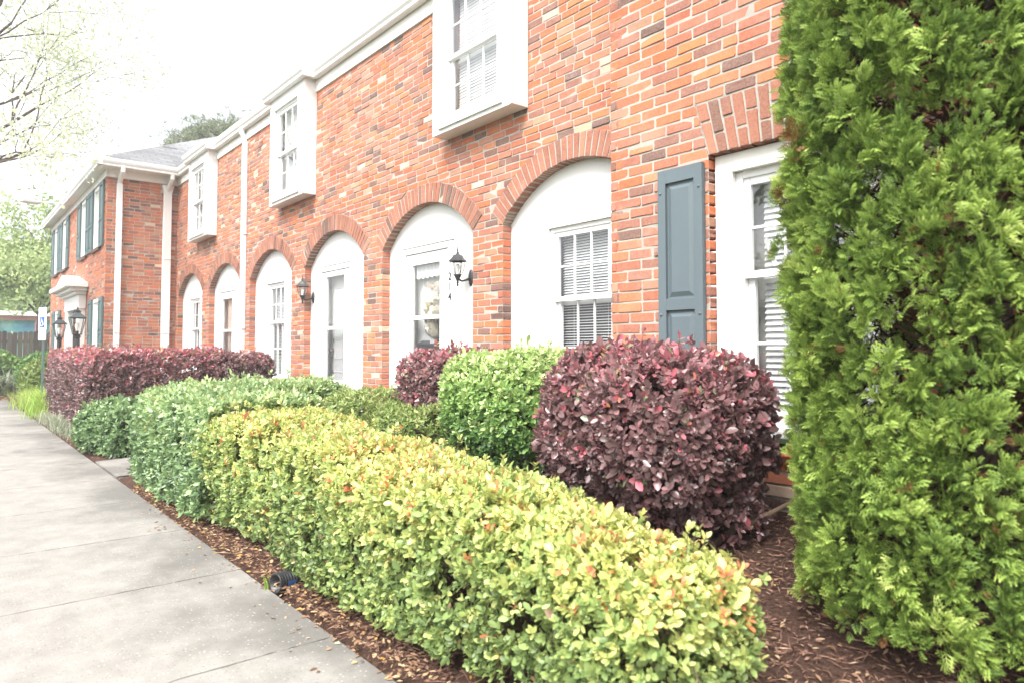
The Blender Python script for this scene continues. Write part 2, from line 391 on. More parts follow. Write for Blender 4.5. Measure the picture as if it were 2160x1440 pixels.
# arch rings
for k, xc in enumerate(XC):
    a, mo = Acc(), Acc(); nv = 31; Q = []; T = []
    for i in range(nv):
        t0 = -ph0+2*ph0*i/nv; t1 = -ph0+2*ph0*(i+1)/nv; g = .0048
        a0, b0, a1, b1 = t0+g/RI, t1-g/RI, t0+g/RO, t1-g/RO
        if xc+RI*math.sin(t1) > -3.16: continue
        Q.append([(xc+RI*math.sin(a0), ZC+RI*math.cos(a0)), (xc+RI*math.sin(b0), ZC+RI*math.cos(b0)), (xc+RO*math.sin(b1), ZC+RO*math.cos(b1)), (xc+RO*math.sin(a1), ZC+RO*math.cos(a1))])
        p = [(xc+(RI+.003)*math.sin(t), D-.003+dy, ZC+(RI+.003)*math.cos(t)) for t, dy in ((t0,0),(t1,0),(t1,.105),(t0,.105))]
        mo.add(p, [(0,1,2,3)])
        p = [(xc+r*math.sin(t), D-.0035, ZC+r*math.cos(t)) for r, t in ((RI+.003,t0),(RI+.003,t1),(RO,t1),(RO,t0))]
        mo.add(p, [(0,1,2,3)])
    T = np.clip(rng.beta(2.4,2,len(Q))+.0, 0, 1); T[rng.random(len(Q)) < .07] = .02
    bricks(a, Q, T, (0,D,0), (1,0,0), (0,-1,0), front=.0085, depth=.1)
    ao = put(a, 'brick_arch', M['arch'], house); put(mo, 'mortar_bed', M['mortar'], ao)

# projecting front block on the right, with a window opening and a jack arch
WL, WR, WB, WT = -2.385, -1.36, .70, 2.285
JH = .3185
def block_cuts(zb, zt):
    if zb < WB-.16: return []
    if zb < WT-.02: return [(WL, WL, WR, WR)] if zb > WB-.09 else [(WL-.02, WL-.02, WR+.02, WR+.02)]
    if zb < WT+JH:
        s = lambda z: (z-WT)*.27+.004
        return [(WL-s(zb), WL-s(zt), WR+s(zb), WR+s(zt))]
    return []
bw, bm = Acc(), Acc()
BX1 = 2.6
lay(bw, bm, -3.149, BX1, .1, 5.05, block_cuts, (0,BW,0), (1,0,0), (0,-1,0), phase=.05, mdepth=.001, headers=.05)
lay(bw, bm, 0, D-BW, .1, 5.05, lambda a,b: [], (-3.149,D,0), (0,-1,0), (-1,0,0), lod=0, mdepth=.001)
lay(bw, bm, 0, 4.0, .1, 5.05, lambda a,b: [], (BX1,BW,0), (0,1,0), (1,0,0), lod=0, mdepth=.001)
bm.add([(WL-.2,BW+.006,WT+.03),(WR+.2,BW+.006,WT+.03),(WR+.2,BW+.006,WT+JH+.08),(WL-.2,BW+.006,WT+JH+.08)], [(0,1,2,3)])
bwo = put(bw, 'wall', M['brick'], house); put(bm, 'mortar_bed', M['mortar'], bwo)
ja, jm = Acc(), Acc(); Q = []; nv = 15
for i in range(nv):
    def xs(f, z): return (WL+(WR-WL)*f) + (f-.5)*2*.27*(z-WT)
    f0, f1 = i/nv, (i+1)/nv; sp = WT+JH*(.36 if i % 2 else .62)
    for za, zb in ((WT, sp-.005), (sp+.005, WT+JH-.004)):
        Q.append([(xs(f0,za)+.005,za),(xs(f1,za)-.005,za),(xs(f1,zb)-.005,zb),(xs(f0,zb)+.005,zb)])
bricks(ja, Q, np.clip(rng.beta(2.4,2,len(Q)),0,1), (0,BW,0), (1,0,0), (0,-1,0), front=.006, depth=.1)
jm.add([(WL-.0,BW+.0,WT+.002),(WR,BW,WT+.002),(WR+.08,BW,WT+JH),(WL-.08,BW,WT+JH)], [(0,1,2,3)])
jo = put(ja, 'brick_lintel', M['arch'], house); put(jm, 'mortar_bed', M['mortar'], jo)
# sloping brick sill course under that window
sb = Acc(); Q = [[(x+.004,0),(x+.063,0),(x+.063,.12),(x+.004,.12)] for x in np.arange(WL-.03, WR+.03, .0677)]
zv = np.array([0,.90,.43]); zv /= np.linalg.norm(zv)
bricks(sb, Q, pick_tint(len(Q)), (0,BW-.05,WB-.10), (1,0,0), (0,-zv[2],zv[1]), depth=.06, Zv=zv)
put(sb, 'brick_sill', M['brick'], house)

# ------------------------------------------------------------------ windows and doors
def sash(acc, x0, x1, y, z0, z1, st=.042, t=.03, cols=3, rows=2, mu=.016):
    acc.box(x0, x0+st, y, y+t, z0, z1); acc.box(x1-st, x1, y, y+t, z0, z1)
    acc.box(x0+st, x1-st, y+.001, y+t-.001, z0, z0+st); acc.box(x0+st, x1-st, y+.001, y+t-.001, z1-st, z1)
    gx0, gx1, gz0, gz1 = x0+st, x1-st, z0+st, z1-st
    for i in range(1, cols):
        x = gx0+(gx1-gx0)*i/cols; acc.box(x-mu/2, x+mu/2, y+.006, y+t-.008, gz0, gz1)
    for i in range(1, rows):
        z = gz0+(gz1-gz0)*i/rows; acc.box(gx0, gx1, y+.007, y+t-.009, z-mu/2, z+mu/2)
def blind(acc, x0, x1, y, z0, z1, pitch=.0235, tilt=38, w=None, gapx=0):
    w = w or pitch*1.14
    n = int((z1-z0)/pitch); t = math.radians(tilt)
    ay = np.array([0,math.cos(t),math.sin(t)]); az = np.array([0,-math.sin(t),math.cos(t)])
    for i in range(n):
        z = z0+pitch*(i+.5)
        acc.obox(((x0+x1)/2, y, z+rng.normal()*.0006), ((x1-x0)/2, w/2, .0009), (1,0,0), ay, az)
    acc.box(x0, x1, y-.02, y+.02, z1-.03, z1); 
    for f in (.2,.8): acc.box(x0+(x1-x0)*f-.001, x0+(x1-x0)*f+.001, y-.014, y-.012, z0, z1)
def window(parent, x0, x1, yf, z0, z1, rec=.03, zm=None, blind_l=0.0, tilt=38, fm=.04, lower_tilt=None, room='dark', cols=3, rows=2, name='window', gl='glass', pitch=.0235, lowrows=None):
    """double-hung sash window; yf is the plane of the surrounding wall, rec how far the frame sits back."""
    zm = zm or (z0+z1)/2
    f = Acc(); y = yf+rec
    f.box(x0-.004, x0+fm, y, y+.09, z0, z1); f.box(x1-fm, x1+.004, y, y+.09, z0, z1)
    f.box(x0+fm, x1-fm, y+.001, y+.089, z1-fm, z1+.004); f.box(x0+fm, x1-fm, y-.004, y+.089, z0-.004, z0+fm*.7)
    fo = put(f, name, M['vinyl'], parent, bevel=.003)
    a = Acc(); sash(a, x0+fm, x1-fm, y+.012, zm-.022, z1-fm, cols=cols, rows=rows); put(a, 'sash', M['vinyl'], fo, bevel=.002)
    a = Acc(); sash(a, x0+fm, x1-fm, y+.046, z0+fm*.7, zm+.022, cols=cols, rows=lowrows or rows); put(a, 'sash', M['vinyl'], fo, bevel=.002)
    g = Acc(); g.add([(x0+fm+.03,y+.027,zm),(x1-fm-.03,y+.027,zm),(x1-fm-.03,y+.027,z1-fm-.03),(x0+fm+.03,y+.027,z1-fm-.03)], [(0,1,2,3)])
    put(g, 'glass', M[gl], fo)
    g = Acc(); g.add([(x0+fm+.03,y+.061,z0+.04),(x1-fm-.03,y+.061,z0+.04),(x1-fm-.03,y+.061,zm),(x0+fm+.03,y+.061,zm)], [(0,1,2,3)])
    put(g, 'glass', M[gl], fo)
    b = Acc(); zmid = zm-.02
    blind(b, x0+fm+blind_l, x1-fm, y+.125, zmid, z1-fm*.5, tilt=tilt, pitch=pitch)
    blind(b, x0+fm+blind_l, x1-fm, y+.125, z0+.03, zmid, tilt=lower_tilt if lower_tilt is not None else tilt, pitch=pitch)
    put(b, 'blind', M['blind'], fo)
    r = Acc(); r.add([(x0-.05,y+.2,z0-.05),(x1+.05,y+.2,z0-.05),(x1+.05,y+.2,z1+.05),(x0-.05,y+.2,z1+.05)], [(0,1,2,3)])
    for x in (x0, x1): r.add([(x,y+.085,z0),(x,y+.2,z0),(x,y+.2,z1),(x,y+.085,z1)], [(0,1,2,3)])
    for z in (z0, z1): r.add([(x0,y+.085,z),(x1,y+.085,z),(x1,y+.2,z),(x0,y+.2,z)], [(0,1,2,3)])
    put(r, 'room', M[room], fo)
    return fo

PY = D+.1
def frame_panel(acc, xa, xb, za, zb, ox0, ox1, oz0, oz1, y0, y1):
    acc.box(xa, ox0, y0, y1, za, zb); acc.box(ox1, xb, y0, y1, za, zb)
    if oz0 > za: acc.box(ox0, ox1, y0, y1, za, oz0)
    acc.box(ox0, ox1, y0, y1, oz1, zb)
FLOOR = .18
for k, xc in enumerate(XC):
    isdoor = k in (1, 2, 4)
    a = Acc()
    xr = min(xc+1.02, -3.14)
    if not isdoor:
        x0, x1, z0, z1 = xc-.385, xc+.365, .70, 2.205
        frame_panel(a, xc-1.02, xr, .0, 2.79, x0, x1, z0, z1, PY+.0, PY+.05)
        po = put(a, 'arch_panel', M['panel'], house)
        s = Acc(); s.box(x0-.05, x1+.05, PY-.03, PY+.02, z0-.045, z0-.003); put(s, 'sill', M['white'], po, bevel=.004)
        window(house, x0, x1, PY, z0, z1, rec=.028, zm=1.585, tilt=42, lower_tilt=16 if k == 0 else 30)
    else:
        cx = xc-.095; x0, x1 = cx-.43, cx+.43; zt = 2.215
        frame_panel(a, xc-1.02, xr, .0, 2.79, x0-.0, x1+.0, 0, zt, PY, PY+.05)
        po = put(a, 'arch_panel', M['panel'], house)
        s = Acc(); cw = .085
        s.box(x0-cw, x0, PY-.016, PY+.01, FLOOR-.05, zt); s.box(x1, x1+cw, PY-.016, PY+.01, FLOOR-.05, zt)
        s.box(x0-cw-.008, x1+cw+.008, PY-.019, PY+.01, zt+.001, zt+.072); s.box(x0-cw-.02, x1+cw+.02, PY-.03, PY+.01, zt+.073, zt+.09)
        put(s, 'door_casing', M['white'], po, bevel=.004)
        # storm door
        gt, rl, gb = {1:(2.085,1.50,.70), 2:(2.135,1.44,.745), 4:(2.08,1.50,.70)}[k]
        gx0, gx1 = cx-.285, cx+.275
        d = Acc(); y0, y1 = PY-.004, PY+.03
        frame_panel(d, x0+.004, x1-.004, FLOOR, zt-.006, gx0, gx1, gb, gt, y0, y1)
        d.box(gx0, gx1, y0+.002, y1-.002, rl-.022, rl+.022)
        d.box(x0+.05, x1-.05, y0-.006, y0+.001, gb-.055, gb-.03)
        do = put(d, 'storm_door', M['vinyl'], house, bevel=.003)
        b = Acc(); frame_panel(b, gx0-.028, gx1+.028, gb-.028, gt+.028, gx0, gx1, gb, gt, y0-.007, y0+.002); put(b, 'glass_bead', M['vinyl'], do, bevel=.003)
        for za, zb, gm in ((rl+.02, gt, 'storm_glass'), (gb, rl-.02, 'screen')):
            g = Acc(); g.add([(gx0,PY+.012,za),(gx1,PY+.012,za),(gx1,PY+.012,zb),(gx0,PY+.012,zb)], [(0,1,2,3)]); put(g, 'glass', M[gm], do)
        hd = Acc(); hx = x1-.055 if k == 1 else x0+.055; hz = 1.23 if k != 1 else 1.22
        hd.box(hx-.012, hx+.012, y0-.016, y0, hz-.05, hz+.03); hd.tube([(hx,y0-.014,hz+.01),(hx,y0-.045,hz+.012),(hx-.05,y0-.05,hz)], .007, 8)
        put(hd, 'handle', M['vinyl'], do)
        # entry door behind, jambs
        ey = PY+.125; dd = Acc(); ex0, ex1 = x0+.05, x1-.012
        dd.box(ex0, ex1, ey, ey+.04, FLOOR, zt-.03)
        for zz0, zz1 in ((.34,.86),(1.02,1.55),(1.68,2.0)):
            for (xa, xb) in ((ex0+.10, (ex0+ex1)/2-.04), ((ex0+ex1)/2+.04, ex1-.10)):
                frame_panel(dd, xa, xb, zz0, zz1, xa+.02, xb-.02, zz0+.02, zz1-.02, ey-.006, ey+.002)
        eo = put(dd, 'entry_door', M['white'], house, bevel=.003)
        jb = Acc(); jb.box(x0-.03, x0+.03, PY+.05, ey+.06, FLOOR, zt); jb.box(x1-.01, x1+.04, PY+.05, ey+.06, FLOOR, zt); jb.box(x0, x1, PY+.05, ey+.06, zt-.02, zt+.04)
        jb.box(x0+.03, x0+.045, ey+.012, ey+.05, FLOOR, zt-.02)
        put(jb, 'jamb', M['white'], po)
        gap = Acc(); gap.box(x0+.044, ex0+.002, ey+.005, ey+.06, FLOOR, zt-.02); put(gap, 'weather_gap', M['dark'], eo)
        th = Acc(); th.box(x0-.02, x1+.02, PY-.12, ey+.05, FLOOR-.06, FLOOR-.002); put(th, 'threshold', M['concrete'], po)
        if k == 1:   # lace valance across the top of the storm-door glass
            v = Acc(); n = 40; xs_ = np.linspace(gx0+.005, gx1-.005, n); 
            for i in range(n-1):
                za = gt-.13-.02*abs(math.sin(xs_[i]*34)); zb = gt-.13-.02*abs(math.sin(xs_[i+1]*34)); ya, yb = [PY+.05+.008*math.sin(x*75) for x in (xs_[i], xs_[i+1])]
                v.add([(xs_[i],ya,za),(xs_[i+1],yb,zb),(xs_[i+1],yb,gt+.01),(xs_[i],ya,gt+.01)], [(0,1,2,3)])
            put(v, 'lace_valance', plain('lace', (.72,.72,.72), .9, .2, 40), do)
        if k == 2:
            kx = ex1-.16
            g = Acc(); g.box(kx-.13, kx+.10, ey-.012, ey+.001, 1.92, 2.10); put(g, 'door_lite', M['glass'], eo)
            gd = Acc(); gd.box(kx-.12, kx+.09, ey-.008, ey+.0015, 1.925, 2.095); put(gd, 'lite_backing', M['dark'], eo)
            kn = Acc(); kn.lathe([(.0,-.05),(.012,-.045),(.018,-.02),(.01,0),(.02,.02),(.012,.05),(0,.06)], (kx+.08,ey-.02,1.66), 12)
            kn.tube([(kx+.08+.022*math.sin(t),ey-.03,1.63+.035*math.cos(t)) for t in np.linspace(-2.6,2.6,12)], .004, 6); put(kn, 'knocker', M['grey_box'], eo)
            hs = Acc(); hx = ex0+.07; hs.lathe([(0,-.012),(.03,-.01),(.03,.0),(0,.002)], (hx,ey-.004,1.28), 16, axis=(0,-1,0)); put(hs, 'deadbolt', M['steel'], eo); hs = Acc(); hs.lathe([(.03,0),(.032,.003),(.012,.012),(.014,.03),(.026,.045),(.022,.062),(0,.066)], (hx,ey,1.14), 16, axis=(0,-1,0)); put(hs, 'knob', M['steel'], eo); hs = Acc()
            hs.tube([(hx,ey-.004,1.08),(hx,ey-.04,1.05),(hx,ey-.045,.95),(hx,ey-.02,.86),(hx+.01,ey-.004,.84)], .009, 8); put(hs, 'handle', M['steel'], eo)
        if k == 4:
            c = Acc(); n = 60
            xs_ = np.linspace(gx0+.12, gx1-.01, n)
            for i in range(n-1):
                ya, yb = [PY+.07+.012*math.sin(x*70) for x in (xs_[i], xs_[i+1])]
                c.add([(xs_[i],ya,gb),(xs_[i+1],yb,gb),(xs_[i+1],yb,gt),(xs_[i],ya,gt)], [(0,1,2,3)])
            put(c, 'curtain', plain('peach_curtain', (.60,.50,.44), .9, .1, 20), do)

def text(parent, s, x, y, z, size, mat, vertical=False, name='house_number', ax=(1,0,0)):
    for i, ch in enumerate(s):
        cu = bpy.data.curves.new(name, 'FONT'); cu.body = ch; cu.size = size; cu.align_x = 'CENTER'; cu.extrude = .002; cu.offset = .0005
        o = bpy.data.objects.new(name, cu); C.objects.link(o); bpy.context.view_layer.update()
        me = bpy.data.meshes.new_from_object(o.evaluated_get(bpy.context.evaluated_depsgraph_get())); bpy.data.objects.remove(o)
        me.materials.clear(); me.materials.append(mat)
        o = bpy.data.objects.new(name, me); C.objects.link(o); o.parent = parent
        loc = Vector((0,0,0)); r = parent
        while r is not None: loc += r.location; r = r.parent
        p = (x, y, z-i*size*.92) if vertical else (x+i*size*.62, y, z)
        o.rotation_euler = (math.pi/2, 0, 0); o.location = Vector(p)-loc
doors = [o for o in house.children if o.name.startswith('entry_door')]
text(house, '214', XC[1]-.095+.43+.046, PY-.020, 1.87, .115, M['black'], vertical=True)
text(doors[1], '21', XC[2]-.095+.43-.012-.115, PY+.125-.010, 1.80, .09, M['black'])

# right-hand window with casing, sill and one shutter
a = Acc(); cy = BW+.055
frame_panel(a, WL+.005, WR-.005, WB, WT-.004, WL+.125, WR-.125, WB+.04, WT-.115, cy, cy+.07)
frame_panel(a, WL+.10, WR-.10, WB+.03, WT-.09, WL+.127, WR-.127, WB+.042, WT-.117, cy-.014, cy+.002)
co = put(a, 'window_casing', M['cream'], house, bevel=.004)
s = Acc(); s.box(WL-.01, WR+.01, BW-.055, BW+.14, WB-.012, WB+.028); put(s, 'sill', M['white'], co, bevel=.005)
window(house, WL+.128, WR-.128, cy, WB+.045, WT-.118, rec=.03, zm=1.575, tilt=62, lower_tilt=56, blind_l=.06, room='room', pitch=.034)
wno = [o for o in house.children if o.name.startswith('window') and not o.name.startswith('window_')][-1]
for x_, z_ in ((-2.10, 1.70), (-2.12, .86)):
    q = Acc(); q.obox((x_, cy+.118, z_), (.013, .001, .085), (.94,0,.34), (0,1,0), (-.34,0,.94)); put(q, 'broken_slat', M['blind'], wno)
def shutter(parent, x0, x1, yb, z0, z1, mat, lock=None, lod=True):
    a = Acc(); t = .035; st = .058; tz = .085
    lock = lock or z0+(z1-z0)*.43
    a.box(x0, x0+st, yb-t, yb, z0, z1); a.box(x1-st, x1, yb-t, yb, z0, z1)
    for za, zb in ((z0, z0+tz), (lock-.035, lock+.035), (z1-tz, z1)): a.box(x0+st, x1-st, yb-t+.001, yb, za, zb)
    for za, zb in ((z0+tz, lock-.035), (lock+.035, z1-tz)):
        a.box(x0+st, x1-st, yb-t+.020, yb, za, zb)
        xa, xb = x0+st+.012, x1-st-.012; A = [(xa,yb-t+.020,za+.012),(xb,yb-t+.020,za+.012),(xb,yb-t+.020,zb-.012),(xa,yb-t+.020,zb-.012)]
        m_ = .028; B = [(xa+m_,yb-t+.007,za+.012+m_),(xb-m_,yb-t+.007,za+.012+m_),(xb-m_,yb-t+.007,zb-.012-m_),(xa+m_,yb-t+.007,zb-.012-m_)]
        b = a.n; a.add(A+B, [(0,1,5,4),(1,2,6,5),(2,3,7,6),(3,0,4,7),(4,5,6,7)])
    o = put(a, 'shutter', mat, parent, bevel=.002 if lod else 0)
    if not lod: return
    for x in (x0+.022, x1-.022):
        for z in (z0+.16, lock-.06, z1-.14):
            sc = Acc(); sc.lathe([(.0085,0),(.008,.004),(.004,.007),(0,.008)], (x,yb-t,z), 10, axis=(0,-1,0)); put(sc, 'screw', mat, o)
shutter(house, -2.728, -2.405, BW-.008, .72, 2.245, M['shutter'], lock=1.42)

# bay (oriel) windows hung under the eaves
FRZ = 5.0
bays = []
for bx in (-5.269, -9.79, -14.27):
    x0, x1, yb = bx-.637, bx+.637, 3.81; z0, z1 = 3.297, 4.93
    a = Acc(); ox0, ox1, oz0, oz1 = bx-.445, bx+.435, 3.435, 4.715
    frame_panel(a, x0, x1, z0, z1, ox0, ox1, oz0, oz1, yb, yb+.05)
    a.box(x0+.0, x0+.03, yb+.05, D-.005, z0, z1); a.box(x1-.03, x1, yb+.05, D-.005, z0, z1); a.box(x0+.03, x1-.03, yb+.05, D-.006, z0+.001, z0+.03)
    bo = put(a, 'bay_window', M['white'], house, bevel=.003)
    t = Acc(); frame_panel(t, ox0-.055, ox1+.055, oz0-.065, oz1+.06, ox0, ox1, oz0, oz1, yb-.013, yb+.002); t.box(ox0-.07, ox1+.07, yb-.026, yb+.004, oz0-.098, oz0-.066)
    t.box(x1-.028, x1+.004, yb-.006, yb+.002, z0+.0, z1-.16)
    put(t, 'casing', M['white'], bo, bevel=.003)
    window(house, ox0, ox1, yb, oz0, oz1, rec=.02, zm=4.04, tilt=72, lower_tilt=68, fm=.035, blind_l=.05 if bx > -12 else .0, room='room', pitch=.03)
    bays.append((x0, x1))

# frieze, gutters, roof
GB, GT = 4.895, 5.055
fz = Acc()
xs_ = [WX]+[v for b in bays[::-1] for v in b]+[-3.149]
for i in range(0, len(xs_), 2):
    fz.box(xs_[i], xs_[i+1], D-.028, D+.02, TOP+.003, GB+.06)
fz.box(-3.149, BX1, BW-.028, BW+.02, 5.053, GB+.36)
put(fz, 'frieze', M['cream'], house, bevel=.003)
def gutter_prof(front, bottom, top):     # crown profile in (outward, z)
    d = front
    return [(d+.105,bottom),(d+.045,bottom),(d+.035,bottom+.012),(d+.035,bottom+.045),(d+.012,bottom+.075),(d,bottom+.11),(d,top-.006),(d+.006,top),(d+.016,top),(d+.016,top-.02),(d+.105,top-.02)]
def gutter_x(acc, x0, x1, yf, z0=GB, z1=GT):
    pr = gutter_prof(0, z0, z1); n = len(pr)
    V = [(x0,yf+a,z) for a,z in pr]+[(x1,yf+a,z) for a,z in pr]
    acc.add(V, [(i,(i+1)%n,n+(i+1)%n,n+i) for i in range(n)])
    cp = [0,1,3,4,5,6,7,10]
    for x_, V_ in ((x0+.001,V[:n]),(x1-.001,V[n:])): acc.add([(x_,V_[i][1],V_[i][2]) for i in cp], [tuple(range(8))])
def gutter_y(acc, y0, y1, xf, z0=GB, z1=GT):       # outward = +x
    pr = gutter_prof(0, z0, z1); n = len(pr)
    V = [(xf-a,y0,z) for a,z in pr]+[(xf-a,y1,z) for a,z in pr]
    b = acc.n; acc.add(V, [(i,(i+1)%n,n+(i+1)%n,n+i) for i in range(n)]); acc.more([list(range(n))[::-1]],[0],b); acc.more([list(range(n,2*n))],[0],b)
g = Acc(); YG = 3.855
edge = -16.05
segs = []; px = edge
for b0, b1 in bays[::-1]:
    gutter_x(g, px, b0-.10, YG); gutter_x(g, b0-.12, b1+.12, 3.70); px = b1+.10
    for xa, xb in ((b0-.118, b0-.06), (b1+.06, b1+.118)): g.box(xa, xb, 3.798, 3.952, GB+.003, GT-.004)
gutter_x(g, px, -3.0, YG)
gutter_x(g, -3.3, BX1+.2, BW-.15, GB+.3, GT+.3)
gutter_y(g, 2.36, YG+.1, edge); gutter_x(g, -25.95, edge+.0, 2.36)
put(g, 'gutter', M['white'], house)
for b0, b1 in bays:
    sf = Acc(); sf.box(b0-.058, b1+.058, 3.79, D, GB+.035, GB+.06); put(sf, 'soffit', M['cream'], house)
sf = Acc()
sf.box(WX-9.3, edge-.05, 2.44, WY+.02, GB+.02, GB+.045); sf.box(WX-.02, edge-.07, WY-.1, D-.03, GB+.021, GB+.046)
sf.box(WX-9.12, WX+.028, WY-.028, WY+.01, TOP+.02, GB+.02); sf.box(WX-.01, WX+.028, WY, D-.03, TOP+.02, GB+.02)
put(sf, 'soffit', M['cream'], house)
def roof_poly(acc, pts): acc.add(pts, [tuple(range(len(pts)))])
PITCH = .47
me = bpy.data.meshes.new('roof'); rv = []; rf = []; ruv = []
def roof_face(p):
    p = [Vector(q) for q in p]; n = (p[1]-p[0]).cross(p[2]-p[0]).normalized(); h = Vector((0,0,1)).cross(n).normalized(); u = n.cross(h)
    rf.append(list(range(len(rv), len(rv)+len(p)))); rv.extend([tuple(q) for q in p]); ruv.extend([(q.dot(h), q.dot(u)) for q in p])
rz = GT-.02
def up(t): return rz+PITCH*t
# main roof: front slope, ridge, back slope
Wm = 4.6
roof_face([(edge-4.6,YG+.02,rz),(-3.0,YG+.02,rz),(-3.0,YG+Wm,up(Wm)),(edge-4.6,YG+Wm,up(Wm))])
roof_face([(-3.0,YG+2*Wm,rz),(edge-9,YG+2*Wm,rz),(edge-9,YG+Wm,up(Wm)),(-3.0,YG+Wm,up(Wm))])
for b0, b1 in bays: roof_face([(b0-.10,3.72,rz-.062),(b1+.10,3.72,rz-.062),(b1+.10,YG+.04,rz+.013),(b0-.10,YG+.04,rz+.013)])
roof_face([(-3.3,BW-.135,rz+.3),(BX1+.2,BW-.135,rz+.3),(BX1+.2,BW+4.6,rz+.3+PITCH*4.7),(-3.3,BW+4.6,rz+.3+PITCH*4.7)])
roof_face([(BX1+.2,BW+9.3,rz+.3),(-3.3,BW+9.3,rz+.3),(-3.3,BW+4.6,rz+.3+PITCH*4.7),(BX1+.2,BW+4.6,rz+.3+PITCH*4.7)])
# wing hip roof
hx0, hx1, hy = -25.95, edge, 2.375; hwid = (hx1-hx0)/2; PITCH = .56
roof_face([(hx0,hy,rz),(hx1,hy,rz),((hx0+hx1)/2,hy+hwid,up(hwid))])
roof_face([(hx1,hy,rz),(hx1,hy+10,rz),((hx0+hx1)/2,hy+10,up(hwid)),((hx0+hx1)/2,hy+hwid,up(hwid))])
roof_face([(hx0,hy+10,rz),(hx0,hy,rz),((hx0+hx1)/2,hy+hwid,up(hwid)),((hx0+hx1)/2,hy+10,up(hwid))])
me.from_pydata([(v[0]+10, v[1]-4, v[2]) for v in rv], [], rf); uvl = me.uv_layers.new(name='UVMap')
for i, l in enumerate(me.loops): uvl.data[i].uv = ruv[l.vertex_index]
me.materials.append(M['roof']); ro = bpy.data.objects.new('roof', me); C.objects.link(ro); ro.parent = house

# downspouts
def downspout(x0, x1, y0, y1, ztop, elbow):
    a = Acc()
    ch = .012
    poly = [(x0+ch,y0),(x1-ch,y0),(x1,y0+ch),(x1,y1),(x0,y1),(x0,y0+ch)]
    for z0, z1, e in ((.1, 1.55, .0), (1.55, ztop, .0025)):
        V = [(x+(e if x > (x0+x1)/2 else -e), y-(e if y < y1-.01 else 0), z) for z in (z0, z1) for x, y in poly]; n = len(poly); b = a.n
        a.add(V, [(i,(i+1)%n,n+(i+1)%n,n+i) for i in range(n)]); a.more([list(range(n,2*n))],[0],b)
    ax, ay, az = elbow
    cx, cy_ = (x0+x1)/2, (y0+y1)/2
    a.tube([(cx,cy_,ztop-.02),(cx,cy_,ztop+.05),(ax,ay,az-.06),(ax,ay,az+.03)], .048, 10)
    for z in (1.5, 3.1): a.box(x0-.014, x1+.014, y0-.002, y1, z, z+.03)
    return put(a, 'downspout', M['white'], house, bevel=.003)
downspout(-12.065, -11.975, D-.075, D-.006, 4.70, (-12.02, D-.09, GB))
downspout(WX+.006, WX+.08, 2.80, 2.905, 4.62, (edge-.06, 2.85, GB))
a = Acc(); 
o = downspout(WX+.006, WX+.085, 3.70, 3.86, 4.55, (edge-.08, 3.80, GB))
hdp = Acc(); hdp.prism([(0,0),(1,0),(1,1),(0,1)], 0, .001); 
hd2 = Acc(); V = [(WX+.005,3.66,4.72),(WX+.11,3.66,4.72),(WX+.11,3.90,4.72),(WX+.005,3.90,4.72),(WX+.005,3.71,4.50),(WX+.085,3.71,4.50),(WX+.085,3.85,4.50),(WX+.005,3.85,4.50)]
hd2.add(V, [(0,1,2,3),(0,4,5,1),(1,5,6,2),(2,6,7,3),(3,7,4,0)]); put(hd2, 'hopper', M['white'], o)

# left wing: return wall and front wall
ww, wm = Acc(), Acc()
lay(ww, wm, WY+.0, D, -.05, TOP+.04, lambda a,b: [], (WX,0,0), (0,1,0), (1,0,0), lod=1, mdepth=.001, headers=.04)
# (u runs +y there, seen from +x: left to right)
wins = [(-17.98,-17.16,3.36,4.72),(-19.75,-18.95,3.36,4.72),(-23.05,-22.25,3.36,4.72),(-24.85,-24.05,3.36,4.72),(-17.82,-16.98,.95,2.24),(-24.3,-23.5,.95,2.24)]
def wing_cuts(zb, zt):
    r = [(w[0],w[0],w[1],w[1]) for w in wins if zt > w[2] and zb < w[3]]
    if zb < 2.12: r.append((-20.75,-20.75,-19.25,-19.25))
    return sorted(r)
lay(ww, wm, -25.6, WX, -.05, TOP+.04, wing_cuts, (0,WY,0), (1,0,0), (0,-1,0), lod=0, mdepth=.001)
lay(ww, wm, 0, 5, -.05, TOP+.04, lambda a,b: [], (-25.6,WY+5,0), (0,-1,0), (-1,0,0), lod=0, mdepth=.001)
wo = put(ww, 'wall', M['brick'], house); put(wm, 'mortar_bed', M['mortar'], wo)
for (x0, x1, z0, z1) in wins:
    s = Acc(); frame_panel(s, x0, x1, z0, z1, x0+.07, x1-.07, z0+.06, z1-.07, WY-.012, WY+.06); so = put(s, 'window_casing', M['white'], house)
    k = Acc(); k.box(x0-.06, x1+.06, WY-.05, WY+.02, z0-.07, z0-.002); put(k, 'sill', M['brick'], so)
    window(house, x0+.07, x1-.07, WY, z0+.06, z1-.07, rec=.03, tilt=60, room='room', pitch=.05)
    for xa, xb in ((x0-.50, x0-.02), (x1+.02, x1+.50 if x1 > -17.1 and z0 > 3 else x1+.44)):
        if xb > WX-.03: xb = WX-.03
        shutter(house, xa, xb, WY-.012, z0-.02, z1+.01, M['teal_shutter'], lod=False)
ds = Acc()
for xa, xb in ((-21.15,-20.72),(-19.28,-18.85)): ds.box(xa, xb, WY-.14, WY-.01, .0, 2.12); ds.box(xa-.03, xb+.03, WY-.17, WY-.01, .0, .22)
ds.box(-21.2, -18.8, WY-.16, WY-.011, 2.10, 2.43)
for i, (e, z0, z1) in enumerate(((.08,2.43,2.50),(.18,2.50,2.58),(.30,2.58,2.68))): ds.box(-21.2-e, -18.8+e, WY-.16-e, WY-.012, z0, z1)
ds.prism([(-21.45,2.682),(-18.55,2.682),(-20.0,2.95)], WY-.36, WY-.013)
do = put(ds, 'door_surround', M['white'], house, bevel=.004)
dr = Acc(); dr.box(-20.72, -19.28, WY+.06, WY+.1, .1, 2.1); 
